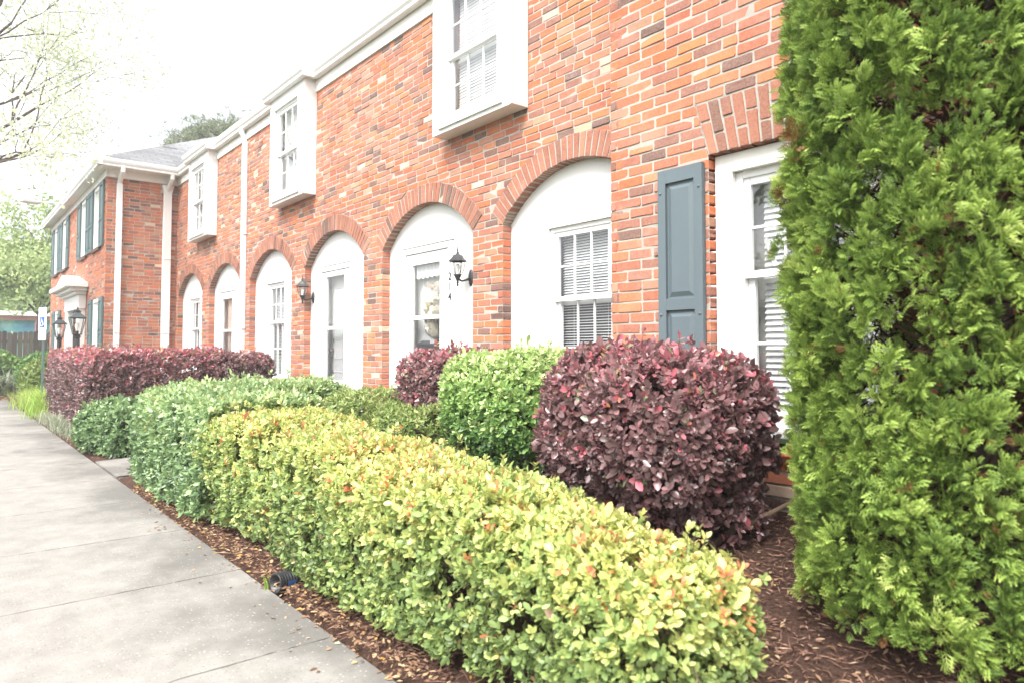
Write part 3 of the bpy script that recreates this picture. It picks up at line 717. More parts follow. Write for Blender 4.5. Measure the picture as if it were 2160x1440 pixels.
for xa in (-20.5,-19.9):
    for za, zb in ((.35,1.0),(1.2,1.95)): frame_panel(dr, xa, xa+.42, za, zb, xa+.03, xa+.39, za+.03, zb-.03, WY+.05, WY+.062)
put(dr, 'entry_door', plain('grey_door', (.33,.34,.34), .5), house)
fnd = Acc(); fnd.box(WX+.004, -3.15, D+.012, D+.1, -.3, .12); fnd.box(-3.13, BX1, BW+.02, BW+.1, -.3, .2); put(fnd, 'foundation', M['mortar'], house)

# ================================================================== FITTINGS ON THE BUILDING
def wall_lantern(x, z, label, s=1.0):
    y = PY
    t = thing('wall_lantern', label, 'wall lamp', (x, y, z), 'black lanterns beside the doors'); t.scale = (.89,.89,.89)
    a = Acc(); th = np.linspace(0, 2*math.pi, 24, endpoint=False)
    prof = [(1,0),(1,.008),(.8,.016),(.35,.03),(0,.032)]
    V = [(x+.042*r*math.cos(q), y-d, z+.095*r*math.sin(q)) for r, d in prof for q in th]; n = 24; m = len(prof)
    a.add(V, [(i*n+j, i*n+(j+1)%n, (i+1)*n+(j+1)%n, (i+1)*n+j) for i in range(m-1) for j in range(n)])
    put(a, 'backplate', M['black'], t, smooth=True)
    ly, lz = y-.185, z+.02                         # lantern axis
    a = Acc(); a.tube([(x,y-.02,z-.01),(x,y-.07,z-.03),(x,y-.13,z-.045),(x,ly,z-.02)], [.017,.012,.011,.014], 10)
    put(a, 'arm', M['black'], t, smooth=True)
    a = Acc(); a.lathe([(0,-.13),(.008,-.125),(.013,-.11),(.008,-.095),(.016,-.085),(.01,-.07),(.02,-.055),(.024,-.04),(.04,-.01),(.042,0)], (x,ly,lz), 14)
    a.lathe([(.048,0),(.05,.006),(.0,.008)], (x,ly,lz), 6); bo = put(a, 'lantern_base', M['black'], t, smooth=True)
    gl, fr = Acc(), Acc()
    hs = [(.048,.008),(.066,.05),(.076,.10),(.082,.15)]
    for i in range(6):
        q0, q1 = i*math.pi/3, (i+1)*math.pi/3
        for (r0, h0), (r1, h1) in zip(hs, hs[1:]):
            gl.add([(x+r0*math.cos(q0),ly+r0*math.sin(q0),lz+h0),(x+r0*math.cos(q1),ly+r0*math.sin(q1),lz+h0),(x+r1*math.cos(q1),ly+r1*math.sin(q1),lz+h1),(x+r1*math.cos(q0),ly+r1*math.sin(q0),lz+h1)], [(0,1,2,3)])
        fr.tube([(x+r*math.cos(q0),ly+r*math.sin(q0),lz+h) for r, h in hs], .0038, 6)
    put(gl, 'lamp_glass', M['lamp_glass'], t); put(fr, 'cage', M['black'], t)
    a = Acc(); a.lathe([(.100,.146),(.104,.152),(.100,.160),(.078,.178),(.058,.205),(.046,.222),(.022,.228),(.020,.236),(0,.237)], (x,ly,lz), 6)
    cp = put(a, 'lamp_cap', M['black'], t)
    a = Acc(); a.lathe([(.012,.235),(.016,.25),(.007,.262),(.011,.275),(.006,.29),(.0035,.33),(0,.345)], (x,ly,lz), 12); put(a, 'finial', M['black'], cp, smooth=True)
    a = Acc(); a.lathe([(.016,.01),(.016,.045),(.02,.06),(.027,.085),(.022,.115),(0,.13)], (x,ly,lz), 14); put(a, 'bulb', plain('frosted_bulb', (.8,.8,.78), .3), t, smooth=True)
wall_lantern(-5.63, 1.865, 'black wall lantern beside the door numbered 214')
wall_lantern(-9.43, 1.885, 'black wall lantern on the left side of the middle white door')

# wreath swag and letter box on the door of 214
ey = PY+.125
t = thing('door_swag', 'cream flower swag with a beige bow hanging on the glazed white door', 'wreath', (-6.44, ey, 1.75))
def blossom(acc, c, r, n):
    for i in range(n):
        d = rng.normal(size=3); d[1] = -abs(d[1]); d /= np.linalg.norm(d); u = np.cross(d, [0,0,1]); u /= np.linalg.norm(u)+1e-6; w = np.cross(d, u)
        p = np.array(c)+d*r*np.array([1,.7,1])*(.5+.5*rng.random()); s = r*.42
        acc.add([p-u*s-w*s*.6, p+u*s-w*s*.6+d*s*.3, p+u*s*.8+w*s+d*s*.2, p-u*s*.8+w*s], [(0,1,2,3)], rng.random())
f = Acc()
for c, r in (((-6.42,ey-.06,1.68),.10),((-6.50,ey-.06,1.62),.08),((-6.38,ey-.06,1.58),.08),((-6.52,ey-.05,1.50),.07),((-6.44,ey-.06,1.50),.075),((-6.45,ey-.05,1.38),.085),((-6.40,ey-.05,1.33),.06)): blossom(f, c, r, 60)
put(f, 'flowers', leaf_mat('silk_flowers', [(0,(.62,.56,.44)),(1,(.80,.77,.68))], .9, .3, .2), t)
bw_ = Acc()
for (dx, dz) in ((-.13,.05),(.12,.04),(-.05,-.17),(.05,-.2),(.10,-.12)):
    pts = [np.array((-6.43,ey-.05,1.83))+np.array((dx*s, -.02*math.sin(s*3), dz*s)) for s in np.linspace(0,1,6)]
    for p, q in zip(pts, pts[1:]):
        n_ = np.array((-dz,0,dx)); n_ = n_/np.linalg.norm(n_)*.028; bw_.add([p-n_,q-n_,q+n_,p+n_],[(0,1,2,3)])
bw_.lathe([(0,-.02),(.022,-.01),(.022,.01),(0,.02)], (-6.43,ey-.06,1.83), 10)
put(bw_, 'bow', plain('beige_ribbon', (.46,.39,.31), .7), t)
t = thing('letter_box', 'dark grey metal letter box mounted low on the white entry door', 'mailbox', (-6.53, ey, 1.1))
a = Acc(); V = [(-6.72,ey-.005,1.08),(-6.34,ey-.005,1.08),(-6.34,ey-.09,1.08),(-6.72,ey-.09,1.08),(-6.72,ey-.005,1.245),(-6.34,ey-.005,1.245),(-6.34,ey-.09,1.20),(-6.72,ey-.09,1.20)]
a.add(V, [(0,1,2,3),(4,7,6,5),(3,2,6,7),(0,3,7,4),(1,5,6,2),(0,4,5,1)]); put(a, 'box_body', M['grey_box'], t, bevel=.004)
a = Acc(); a.obox((-6.53,ey-.051,1.228), (.195,.048,.003), (1,0,0), (0,.884,.467), (0,-.467,.884)); put(a, 'lid', M['grey_box'], t, bevel=.002)
a = Acc(); a.box(-6.46,-6.38,ey-.075,ey-.05,1.2,1.262); put(a, 'envelope', M['white'], t)

# small floodlight arm on the eave of the wing
t = thing('eave_light', 'pale grey street-style light on an arm from the far eave', 'light', (-21.4, 2.5, 4.9))
a = Acc(); a.tube([(-21.4,2.55,4.93),(-21.45,2.3,4.95),(-21.6,1.9,4.965)], .022, 8); put(a, 'arm', plain('pale_grey_metal', (.62,.63,.63), .4), t)
a = Acc(); a.obox((-21.66,1.72,4.96), (.12,.22,.045), (.95,.3,0), (-.3,.95,0), (0,0,1)); put(a, 'lamp_head', plain('lamp_head_grey', (.66,.67,.67), .4), t, bevel=.02)

# ================================================================== GROUND
def gz(x, y):
    x = np.asarray(x, float); y = np.asarray(y, float)
    s = np.clip((y-1.28)/2.0, 0, 1); s = s*s*(3-2*s)
    k = np.clip((x+8.0)/2.2, 0, 1); amp = .07+.215*k*k*(3-2*k)
    z = .012+amp*s
    z = np.where((x > -8.34) & (x < -7.15), np.minimum(z, .0), z)
    return np.where(y < 1.27, -.06, z)
# base land: one sheet to the horizon
a = Acc(); 
a.add([(-400,-400,-.12),(400,-400,-.12),(400,400,-.12),(-400,400,-.12)], [(0,1,2,3)])
tag(put(a, 'land', M['grass_ground'], None), 'land around the buildings', 'ground', kind='structure')
xs_ = np.arange(-31, 3.2, .06); ys_ = np.concatenate([np.arange(1.2, 4.25, .06)])
X, Y = np.meshgrid(xs_, ys_, indexing='ij')
def sn(x, y, f, s): return np.sin(x*f+s)*np.cos(y*f*1.3+s*2)+.5*np.sin(x*f*2.3+y*f*1.7+s)
Z = gz(X, Y)+np.where(Y > 1.3, .006*sn(X,Y,9,1)+.005*sn(X,Y,23,2), 0)
edge_soft = np.clip((Y-1.25)/.1, 0, 1); Z = np.where(Y < 1.36, -.05+(Z+.05)*edge_soft, Z)
V = np.stack([X,Y,Z], -1).reshape(-1,3); ny = len(ys_); i = np.arange(len(xs_)-1)[:,None]*ny; j = np.arange(ny-1)[None,:]
a = Acc(); a.add(V, np.stack([i+j, i+ny+j, i+ny+j+1, i+j+1], -1).reshape(-1,4))
tag(put(a, 'planting_bed', M['ground'], None, smooth=True), 'mulched planting bed beside the walkway', 'ground', kind='structure')
# far bed beyond the end of the walkway
a = Acc(); a.add([(-31,-6,-.02),(-19.6,-6,-.02),(-19.6,1.3,-.02),(-31,1.3,-.02)], [(0,1,2,3)]); tag(put(a, 'far_bed', M['ground'], None), 'far planting bed', 'ground', kind='structure')
# walkway slabs
JX = [-.35+.0]; 
JX = [-1.55,-2.66,-3.77,-4.83,-5.98,-7.13,-8.28,-9.43,-10.6,-11.8,-13.0,-14.2,-15.4,-16.6,-17.8,-19.0]
a = Acc(); xx = [3.0]+[.8,-.4]+JX+[-19.9]
for x1, x0 in zip(xx, xx[1:]):
    g = .0042; n = 40; ysl = np.linspace(-.35, 1.255, n)
    L = [(x0+g+rng.normal()*.0026, y) for y in ysl]; R = [(x1-g+rng.normal()*.0026, y) for y in ysl]
    top = [(x, y, 0.0) for x, y in L]+[(x, y, 0.0) for x, y in R]
    b = a.n; a.add(top, [(i, n+i, n+i+1, i+1) for i in range(n-1)])
    bot = [(x, y, -.1) for x, y, _ in top]; b2 = a.n; a.add(bot, [(0,1,n+1,n)])
    for s0 in (0, n): a.more([(b+s0+i, b+s0+i+1, b2+s0+i+1, b2+s0+i) for i in range(n-1)], [0]*(n-1), 0)
    a.more([(b, b+n, b2+n, b2), (b+n-1, b2+n-1, b2+2*n-1, b+2*n-1)], [0,0], 0)
tag(put(a, 'walkway', M['concrete'], None), 'concrete walkway', 'path', kind='structure')
a = Acc(); a.add([(-19.9,-.34,-.014),(3,-.34,-.014),(3,1.25,-.014),(-19.9,1.25,-.014)], [(0,1,2,3)]); tag(put(a, 'walkway_joint_soil', M['joint'], None), 'soil in the walkway joints', 'soil', kind='structure')
# entry paths to the doors
a = Acc()
for x0, x1 in ((-8.30,-7.19),):
    ys2 = np.linspace(1.275, 3.35, 12)
    z = gz(np.full(12, -7.7), ys2+.1)*.0+np.linspace(.0,.085,12)+.004
    a.add([(x, y, zz) for y, zz in zip(ys2, z+.022*0) for x in (x0, x1)], [(2*i, 2*i+1, 2*i+3, 2*i+2) for i in range(11)])
    a.box(x0, x1, 1.275, 3.35, -.1, -.004)
a.box(-9.5, -7.19, 3.355, D+.09, -.1, .10); a.box(-7.18, -5.3, 3.3, D+.09, -.1, .10); a.box(-14.0,-12.2,3.2,D+.09,-.1,.10)
ep = put(a, 'entry_path', M['concrete'], None); tag(ep, 'concrete entry path', 'path', kind='structure')
# lot on the near side
a = Acc(); a.box(-40, 12, -2.5, -2.3, -.1, .02); tag(put(a, 'kerb', M['concrete'], None, bevel=.015), 'concrete kerb', 'kerb', kind='structure')
a = Acc(); a.add([(-60,-24,-.10),(40,-24,-.10),(40,-2.49,-.10),(-60,-2.49,-.10)], [(0,1,2,3)]); tag(put(a, 'parking_lot', M['asphalt'], None), 'asphalt lot', 'road', kind='structure')

# ================================================================== FOLIAGE TOOLS
def pnoise(p, f, seed=0):
    r = np.random.default_rng(seed); out = 0
    for k in range(5):
        d = r.normal(size=3); d /= np.linalg.norm(d); out = out+np.sin(p@d*f*(1+.35*k)+r.random()*6.28)
    return out/5
def rbox(p, c, h, r, rot=0):
    q = p-np.array(c); cs, sn_ = math.cos(rot), math.sin(rot)
    q = np.stack([q[:,0]*cs+q[:,1]*sn_, -q[:,0]*sn_+q[:,1]*cs, q[:,2]], 1)
    q = np.abs(q)-np.array(h)+r
    return np.linalg.norm(np.maximum(q,0), axis=1)+np.minimum(q.max(1),0)-r
def ell(p, c, h):
    q = (p-np.array(c))/np.array(h); l = np.linalg.norm(q, axis=1); return (l-1)*min(h)
def shell(sdf, lo, hi, n, depth, decay=.5, dens=None, floor=.03):
    P = []; got = 0; lo = np.array(lo); hi = np.array(hi); tries = 0
    while got < n and tries < 400:
        tries += 1
        p = lo+rng.random((120000,3))*(hi-lo); d = sdf(p)
        k = (d < 0) & (d > -depth) & (rng.random(len(p)) < np.exp(d/(depth*decay)))
        k &= p[:,2] > gz(p[:,0], p[:,1])+floor
        if dens is not None: k &= rng.random(len(p)) < dens(p)
        P.append(p[k]); got += k.sum()
    P = np.concatenate(P)[:n]; e = 2e-3; d0 = sdf(P)
    G = np.stack([sdf(P+np.eye(3)[i]*e)-d0 for i in range(3)], 1); G /= np.linalg.norm(G, axis=1)[:,None]+1e-9
    return P, G, d0
LEAF9 = np.array([(0,0,0),(-.62,.2,.10),(-1,.52,.16),(-.62,.85,.08),(0,1,0),(.62,.85,.08),(1,.52,.16),(.62,.2,.10),(0,.5,0)])
F9 = np.array([(0,8,2,1),(8,4,3,2),(0,7,6,8),(8,6,5,4)])
LEAF5 = np.array([(0,0,0),(-1,.5,.15),(0,1,-.03),(1,.5,.15)]); F5 = np.array([(0,3,2,1)])
LEAF6 = np.array([(0,0,0),(-1,.45,.15),(-.55,.85,.05),(0,1,-.04),(.55,.85,.05),(1,.45,.15)]); F6 = np.array([(0,3,2,1),(0,5,4,3)])
def leaves(acc, P, Dr, Nr, L, W, tint, kind=9, curl=0.0):
    """P base points, Dr leaf directions, Nr leaf normals (any), L,W sizes arrays."""
    n = len(P); T, F = {9:(LEAF9,F9), 5:(LEAF5,F5), 6:(LEAF6,F6)}[kind]
    Dr = Dr/(np.linalg.norm(Dr,axis=1)[:,None]+1e-9); S = np.cross(Dr, Nr); S /= np.linalg.norm(S,axis=1)[:,None]+1e-9; N2 = np.cross(S, Dr)
    L = np.broadcast_to(L, n); W = np.broadcast_to(W, n)
    z = T[:,2][None,:]*W[:,None]+curl*L[:,None]*(T[:,1]**2)[None,:]
    V = P[:,None,:]+T[None,:,0,None]*(W/2)[:,None,None]*S[:,None,:]+T[None,:,1,None]*L[:,None,None]*Dr[:,None,:]+z[:,:,None]*N2[:,None,:]
    k = len(T); Fa = F[None]+(np.arange(n)*k)[:,None,None]
    acc.add(V.reshape(-1,3), Fa.reshape(-1,F.shape[1]), np.repeat(tint, len(F)))
def sprigs(acc, P, Dn, k, L, W, tint_fn, stem=.03, tilt=(35,80), kind=9, szvar=.25, droop=0.0):
    n = len(P); Dn = Dn/(np.linalg.norm(Dn,axis=1)[:,None]+1e-9)
    ref = rng.normal(size=(n,3)); A = np.cross(Dn, ref); A /= np.linalg.norm(A,axis=1)[:,None]+1e-9; B = np.cross(Dn, A)
    j = np.arange(k)[None,:]; phi = j*2.39996+rng.random((n,1))*6.28+rng.normal(size=(n,k))*.25
    tl = np.radians(tilt[0]+(tilt[1]-tilt[0])*(1-(j+.5)/k)+rng.normal(size=(n,k))*9)
    s = (-1+(j+.5)/k)*stem
    rad = np.cos(phi)[...,None]*A[:,None,:]+np.sin(phi)[...,None]*B[:,None,:]
    Dr = np.cos(tl)[...,None]*Dn[:,None,:]+np.sin(tl)[...,None]*rad; Dr[...,2] -= droop
    base = P[:,None,:]+Dn[:,None,:]*s[...,None]
    Nr = Dn[:,None,:]*np.sin(tl)[...,None]-rad*np.cos(tl)[...,None]+rng.normal(size=(n,k,3))*.22
    sz = np.exp(rng.normal(size=(n,k))*szvar)*(.75+.25*rng.random((n,1))*1.6)
    t = tint_fn(P)[:,None]+rng.normal(size=(n,k))*.10
    leaves(acc, base.reshape(-1,3), Dr.reshape(-1,3), Nr.reshape(-1,3), (L*sz).ravel(), (W*sz).ravel(), t.ravel(), kind)
def twigs(acc, base_pts, tips, r0=.006, r1=.0018, n=4, wob=.05):
    for b, t in zip(base_pts, tips):
        b = np.array(b); t = np.array(t); m = (b+t)/2+rng.normal(size=3)*wob; m2 = b*.75+t*.25+rng.normal(size=3)*wob*.5
        acc.tube([b, m2, m, t], np.linspace(r0, r1, 4), n, caps=False)
def bush(name, label, cat, sdf, lo, hi, nspr, k, L, W, mat, tint_fn, depth=.10, decay=.45, dens=None, stem=.03, tilt=(35,80), kind=9, up=.55, jit=.45, group=None,
         ntwig=160, bases=None, inner=.25, inner_tint=.1, floor=.03, droop=0.0, trunk=None, stray=.022):
    lo = np.array(lo); hi = np.array(hi); c = (lo+hi)/2
    root = thing(name, label, cat, (c[0], c[1], float(gz(c[0], c[1]))), group)
    P, G, d0 = shell(sdf, lo, hi, nspr, depth, decay, dens, floor)
    a = Acc(); Dn = G+np.array([0,0,up])+rng.normal(size=G.shape)*jit
    st = (rng.random(len(P)) < stray) & (G[:,2] > -.2); P = P+np.where(st, .02+.05*rng.random(len(P)), 0)[:,None]*(G*.6+np.array([0,0,.6]))
    SP = P[st][:400]; SG = G[st][:400]
    sprigs(a, P, Dn, k, L, W, tint_fn, stem, tilt, kind, droop=droop)
    if inner:                                             # sparser leaves further in, coloured darker as if shaded
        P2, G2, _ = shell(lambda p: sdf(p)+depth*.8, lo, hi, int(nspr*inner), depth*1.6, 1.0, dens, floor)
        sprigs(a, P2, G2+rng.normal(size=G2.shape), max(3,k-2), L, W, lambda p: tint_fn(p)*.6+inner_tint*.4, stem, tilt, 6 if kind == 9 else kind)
    put(a, 'foliage', M[mat], root, smooth=True)
    w = Acc()
    if ntwig:
        idx = rng.integers(0, len(P), ntwig); tips = P[idx]-G[idx]*.01
        if bases is None:
            bx = tips[:,0]-G[idx,0]*.26+rng.normal(size=ntwig)*.06; by = tips[:,1]-G[idx,1]*.28+rng.normal(size=ntwig)*.05
            bp = np.stack([np.clip(bx,lo[0]+.1,hi[0]-.1), by, gz(bx,by)+.0], 1)
        else:
            bb = np.array(bases); bp = bb[rng.integers(0,len(bb),ntwig)]+rng.normal(size=(ntwig,3))*.02
        twigs(w, bp, tips)
    for p_, g_ in zip(SP, SG): w.tube([p_-g_*.10-np.array([0,0,.05]), p_-g_*.03, p_], [.0016,.0013,.001], 4, caps=False)
    if trunk:
        for pts, r in trunk: w.tube(pts, r, 8)
    if w.n: put(w, 'branches', M['twig'], root)
    return root

# ------------------------------------------------------------------ the hedges and shrubs
def ytop(x): return np.interp(x, [-5.6,-4.2,-3,-2,-1.5,-1.0], [.78,.745,.70,.655,.60,.52])
def yback(x): return np.interp(x, [-5.6,-4.8,-3.2,-2.2,-1.4], [2.25,2.2,1.95,1.93,1.88])
def sdf_yellow(p):
    zt = ytop(p[:,0]); yb = yback(p[:,0]); yf = 1.36+.02*np.sin(p[:,0]*3)
    cy = (yf+yb)/2; hy = (yb-yf)/2
    q = np.stack([np.abs(p[:,0]+3.05)-1.96, np.abs(p[:,1]-cy)-hy, np.abs(p[:,2]-zt/2+.06)-zt/2-.06], 1)+.16
    d = np.linalg.norm(np.maximum(q,0),axis=1)+np.minimum(q.max(1),0)-.16
    return d+.04*pnoise(p, 6, 3)+.03*pnoise(p, 14, 4)
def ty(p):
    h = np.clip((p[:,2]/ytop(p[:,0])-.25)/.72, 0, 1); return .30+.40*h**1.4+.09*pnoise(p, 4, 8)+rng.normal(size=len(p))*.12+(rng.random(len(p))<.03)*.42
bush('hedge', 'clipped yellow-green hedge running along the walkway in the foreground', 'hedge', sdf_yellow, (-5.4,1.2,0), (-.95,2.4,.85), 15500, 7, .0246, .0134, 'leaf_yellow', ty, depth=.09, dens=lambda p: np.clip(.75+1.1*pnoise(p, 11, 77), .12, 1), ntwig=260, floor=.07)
def sdf_green(p):
    zt = .80+.06*np.clip((p[:,1]-1.3)/.5,0,1)
    d1 = rbox(p, (-5.75,1.75,.37), (1.14,.45,.45), .17); d2 = rbox(p, (-6.35,2.3,.40), (.58,.72,.46), .17)
    return np.minimum(d1,d2)+.03*pnoise(p, 6, 13)+.015*pnoise(p, 15, 14)
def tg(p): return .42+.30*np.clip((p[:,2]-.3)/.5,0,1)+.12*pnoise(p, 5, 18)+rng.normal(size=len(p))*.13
bush('hedge', 'dark green rounded hedge where the entry path leaves the walkway', 'hedge', sdf_green, (-7.1,1.15,0), (-4.7,3.1,.95), 7500, 8, .036, .017, 'leaf_green', tg, depth=.09, dens=lambda p: np.clip(.8+1.1*pnoise(p, 11, 78), .15, 1), ntwig=300, kind=6, up=.35, floor=.05)
bush('azalea_shrub', 'loose light green shrub with open twigs behind the low hedge', 'shrub', lambda p: np.minimum(rbox(p,(-5.25,2.85,.50),(.42,.38,.31),.22), rbox(p,(-4.6,2.75,.45),(.42,.3,.27),.2))+.05*pnoise(p,7,23), (-5.8,2.3,.1), (-4.1,3.35,.9), 2100, 7, .036, .013, 'leaf_olive',
     lambda p: .5+.3*np.clip((p[:,2]-.5)/.3,0,1)+rng.normal(size=len(p))*.12, depth=.14, ntwig=320, kind=6, bases=[(-5.2,2.85,.12),(-4.6,2.75,.14),(-5.0,2.9,.12)])
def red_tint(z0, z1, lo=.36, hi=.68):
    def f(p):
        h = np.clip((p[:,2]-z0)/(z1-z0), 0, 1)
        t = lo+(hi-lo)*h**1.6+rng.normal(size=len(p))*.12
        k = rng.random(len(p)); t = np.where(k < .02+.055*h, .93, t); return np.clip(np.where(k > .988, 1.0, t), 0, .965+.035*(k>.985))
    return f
# nearest plum shrub, undercut and see-through below
def sdf_lor(p):
    d = np.minimum(rbox(p,(-2.19,2.70,.79),(.50,.47,.365),.31), rbox(p,(-2.24,2.66,.56),(.42,.37,.30),.25))
    d = np.minimum(d, rbox(p,(-2.0,2.75,.42),(.30,.3,.22),.2))
    return d+.06*pnoise(p,5.5,33)+.03*pnoise(p,13,34)
lorb = [(-2.02,2.78,.22),(-1.98,2.72,.22),(-2.08,2.80,.22)]
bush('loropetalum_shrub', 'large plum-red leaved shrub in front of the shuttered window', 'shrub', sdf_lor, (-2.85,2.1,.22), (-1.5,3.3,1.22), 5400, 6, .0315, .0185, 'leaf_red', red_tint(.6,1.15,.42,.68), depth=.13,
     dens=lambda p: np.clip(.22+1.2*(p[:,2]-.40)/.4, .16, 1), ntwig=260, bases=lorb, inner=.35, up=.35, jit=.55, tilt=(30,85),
     trunk=[([(-1.98,2.72,.15),(-1.95,2.74,.3),(-2.0,2.75,.5),(-2.1,2.75,.8)], [.028,.024,.018,.008]), ([(-1.97,2.72,.2),(-1.82,2.78,.34),(-1.7,2.9,.42),(-1.6,3.0,.5)], [.02,.016,.012,.006]), ([(-2.03,2.74,.17),(-2.2,2.7,.36),(-2.4,2.65,.6)], [.02,.014,.007])])
# light green round shrub
def sdf_round(p):
    d = np.minimum(rbox(p,(-3.52,2.95,.80),(.49,.44,.34),.28), rbox(p,(-3.52,2.95,.58),(.40,.36,.34),.25))
    return d+.04*pnoise(p,7,43)+.015*pnoise(p,16,44)
bush('round_shrub', 'bright green clipped round shrub between the two plum shrubs', 'shrub', sdf_round, (-4.3,2.35,.2), (-2.95,3.5,1.22), 4800, 7, .030, .0155, 'leaf_bright',
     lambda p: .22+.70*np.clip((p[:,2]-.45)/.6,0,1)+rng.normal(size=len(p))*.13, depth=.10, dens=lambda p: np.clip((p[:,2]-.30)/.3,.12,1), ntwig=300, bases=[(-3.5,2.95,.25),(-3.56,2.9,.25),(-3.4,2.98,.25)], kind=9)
for i, (x, y, h, n) in enumerate(((-3.62,2.42,.24,34),(-3.12,2.44,.22,34))):
    bush('seedling', ['small glossy green seedling at the left foot of the round shrub','small glossy green seedling between the round and plum shrubs'][i], 'plant',
         lambda p, x=x, y=y, h=h: ell(p, (x,y,.22+h*.45), (.2,.15,h*.55)), (x-.25,y-.2,.15), (x+.25,y+.2,.6), n, 7, .07, .026, 'leaf_bright', lambda p: .32+rng.normal(size=len(p))*.1, depth=.12, decay=2, ntwig=14, bases=[(x,y,.16)], inner=0, up=1.2, jit=.6, group='seedlings in the mulch')
# second plum shrub, near the 214 door
def sdf_lor2(p): return np.minimum(rbox(p,(-4.74,3.24,.80),(.40,.35,.345),.2), rbox(p,(-4.76,3.22,.5),(.34,.3,.3),.2))+.035*pnoise(p,7,53)
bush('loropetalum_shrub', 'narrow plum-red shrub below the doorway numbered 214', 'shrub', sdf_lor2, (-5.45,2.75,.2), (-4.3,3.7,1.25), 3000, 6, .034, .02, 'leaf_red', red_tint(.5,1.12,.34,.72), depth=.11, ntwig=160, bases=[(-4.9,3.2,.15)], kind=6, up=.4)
# long plum hedges on the far side of the entry path
def sdf_far(p):
    d = np.minimum(rbox(p,(-9.75,2.1,.55),(.5,.78,.60),.13), rbox(p,(-11.8,1.82,.55),(2.45,.42,.60),.14)); return d+.03*pnoise(p,5,63)+.015*pnoise(p,12,64)
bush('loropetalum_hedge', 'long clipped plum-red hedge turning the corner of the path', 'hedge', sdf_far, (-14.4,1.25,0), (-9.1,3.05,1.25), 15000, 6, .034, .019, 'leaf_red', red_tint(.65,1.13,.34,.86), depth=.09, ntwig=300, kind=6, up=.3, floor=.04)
def sdf_far2(p): return rbox(p,(-9.5,3.08,.53),(.42,.38,.565),.16)+.03*pnoise(p,5,73)
bush('loropetalum_hedge', 'short plum-red hedge end nearest the white arches', 'hedge', sdf_far2, (-10.1,2.7,0), (-9.0,3.7,1.22), 3600, 6, .034, .019, 'leaf_red', red_tint(.6,1.12,.26,.62), depth=.09, ntwig=80, kind=6, up=.3)
bush('low_shrub', 'low dark green shrub on the corner of walkway and path', 'shrub', lambda p: np.minimum(ell(p,(-9.0,1.62,.25),(.50,.44,.36)), rbox(p,(-8.75,1.72,.22),(.45,.38,.30),.2))+.04*pnoise(p,7,83), (-9.5,1.15,0), (-8.1,2.3,.7), 2600, 7, .042, .021, 'leaf_green',
     lambda p: .36+.15*np.clip((p[:,2]-.2)/.3,0,1)+rng.normal(size=len(p))*.1, depth=.11, ntwig=80, kind=6)
# ------------------------------------------------------------------ beyond: bushes, tufts, sword plants
bush('mound_bush', 'light green mounded bush past the plum hedge', 'shrub', lambda p: ell(p,(-17.6,1.85,.5),(.75,.55,.5))+.05*pnoise(p,5,93), (-18.6,1.2,0), (-16.6,2.6,1.15), 2500, 6, .05, .028, 'leaf_olive', lambda p: .62+rng.normal(size=len(p))*.12, depth=.14, ntwig=30, kind=6)
bush('dense_bush', 'broad dark green bush before the wooden fence', 'shrub', lambda p: ell(p,(-25.6,.9,.55),(1.6,1.1,.62))+.08*pnoise(p,4,103), (-27.4,-.4,0), (-23.8,2.1,1.3), 3600, 6, .075, .04, 'leaf_bright', lambda p: .34+.2*np.clip((p[:,2]-.5)/.6,0,1)+rng.normal(size=len(p))*.12, depth=.16, ntwig=30, kind=6, floor=.1)
bush('dense_bush', 'smaller green bush right beside the parking sign post', 'shrub', lambda p: ell(p,(-20.5,1.95,.55),(.8,.5,.55))+.06*pnoise(p,4,113), (-21.5,1.3,0), (-19.5,2.6,1.2), 1700, 6, .06, .035, 'leaf_bright', lambda p: .34+rng.normal(size=len(p))*.12, depth=.14, ntwig=20, kind=6)
def tuft(name, label, cat, c, n, L, W, spread, mat, tint, r, group=None, lean=.6):
    root = thing(name, label, cat, (c[0], c[1], c[2]), group); a = Acc()
    P = np.array(c)+np.stack([rng.normal(size=n)*r[0], rng.normal(size=n)*r[1], np.zeros(n)], 1)
    ang = rng.random(n)*6.28; ln = L*(.6+.5*rng.random(n)); out = spread*(.3+.8*rng.random(n))
    seg = 5; T = np.linspace(0,1,seg+1)
    d = np.stack([np.cos(ang),np.sin(ang),0*ang],1); side = np.stack([-np.sin(ang),np.cos(ang),0*ang],1)
    V = []
    for t in T:
        cen = P+d*(out*t**1.6*ln)[:,None]+np.array([0,0,1])[None]*((ln*t*(1-.45*out*t**2)))[:,None]
        w = W*(1-t**2*.92); V += [cen-side*w/2, cen+side*w/2]
    V = np.stack(V, 1); k = 2*(seg+1); F = np.array([(2*i,2*i+1,2*i+3,2*i+2) for i in range(seg)])
    a.add(V.reshape(-1,3), (F[None]+(np.arange(n)*k)[:,None,None]).reshape(-1,4), np.repeat(np.clip(tint+rng.normal(size=n)*.2,0,1), seg))
    put(a, 'blades', M[mat], root, smooth=True); return root
tuft('ornamental_grass', 'bright green grass clump nearest the plum hedge', 'grass clump', (-14.4,1.62,.02), 2600, .50, .010, .8, 'blade', .5, (.45,.16), 'grass clumps along the bed edge')
tuft('ornamental_grass', 'paler green grass clump behind the nearer clump', 'grass clump', (-16.2,1.62,.02), 2200, .50, .011, .8, 'blade', .75, (.5,.18), 'grass clumps along the bed edge')
tuft('variegated_tuft', 'whitish grassy tuft at the foot of the plum hedge', 'plant', (-11.4,1.36,.02), 420, .30, .010, .9, 'sword', .85, (.5,.06))
tuft('variegated_tuft', 'thin whitish tuft growing at the walkway edge', 'plant', (-12.9,1.36,.02), 300, .24, .010, .9, 'sword', .95, (.35,.06))
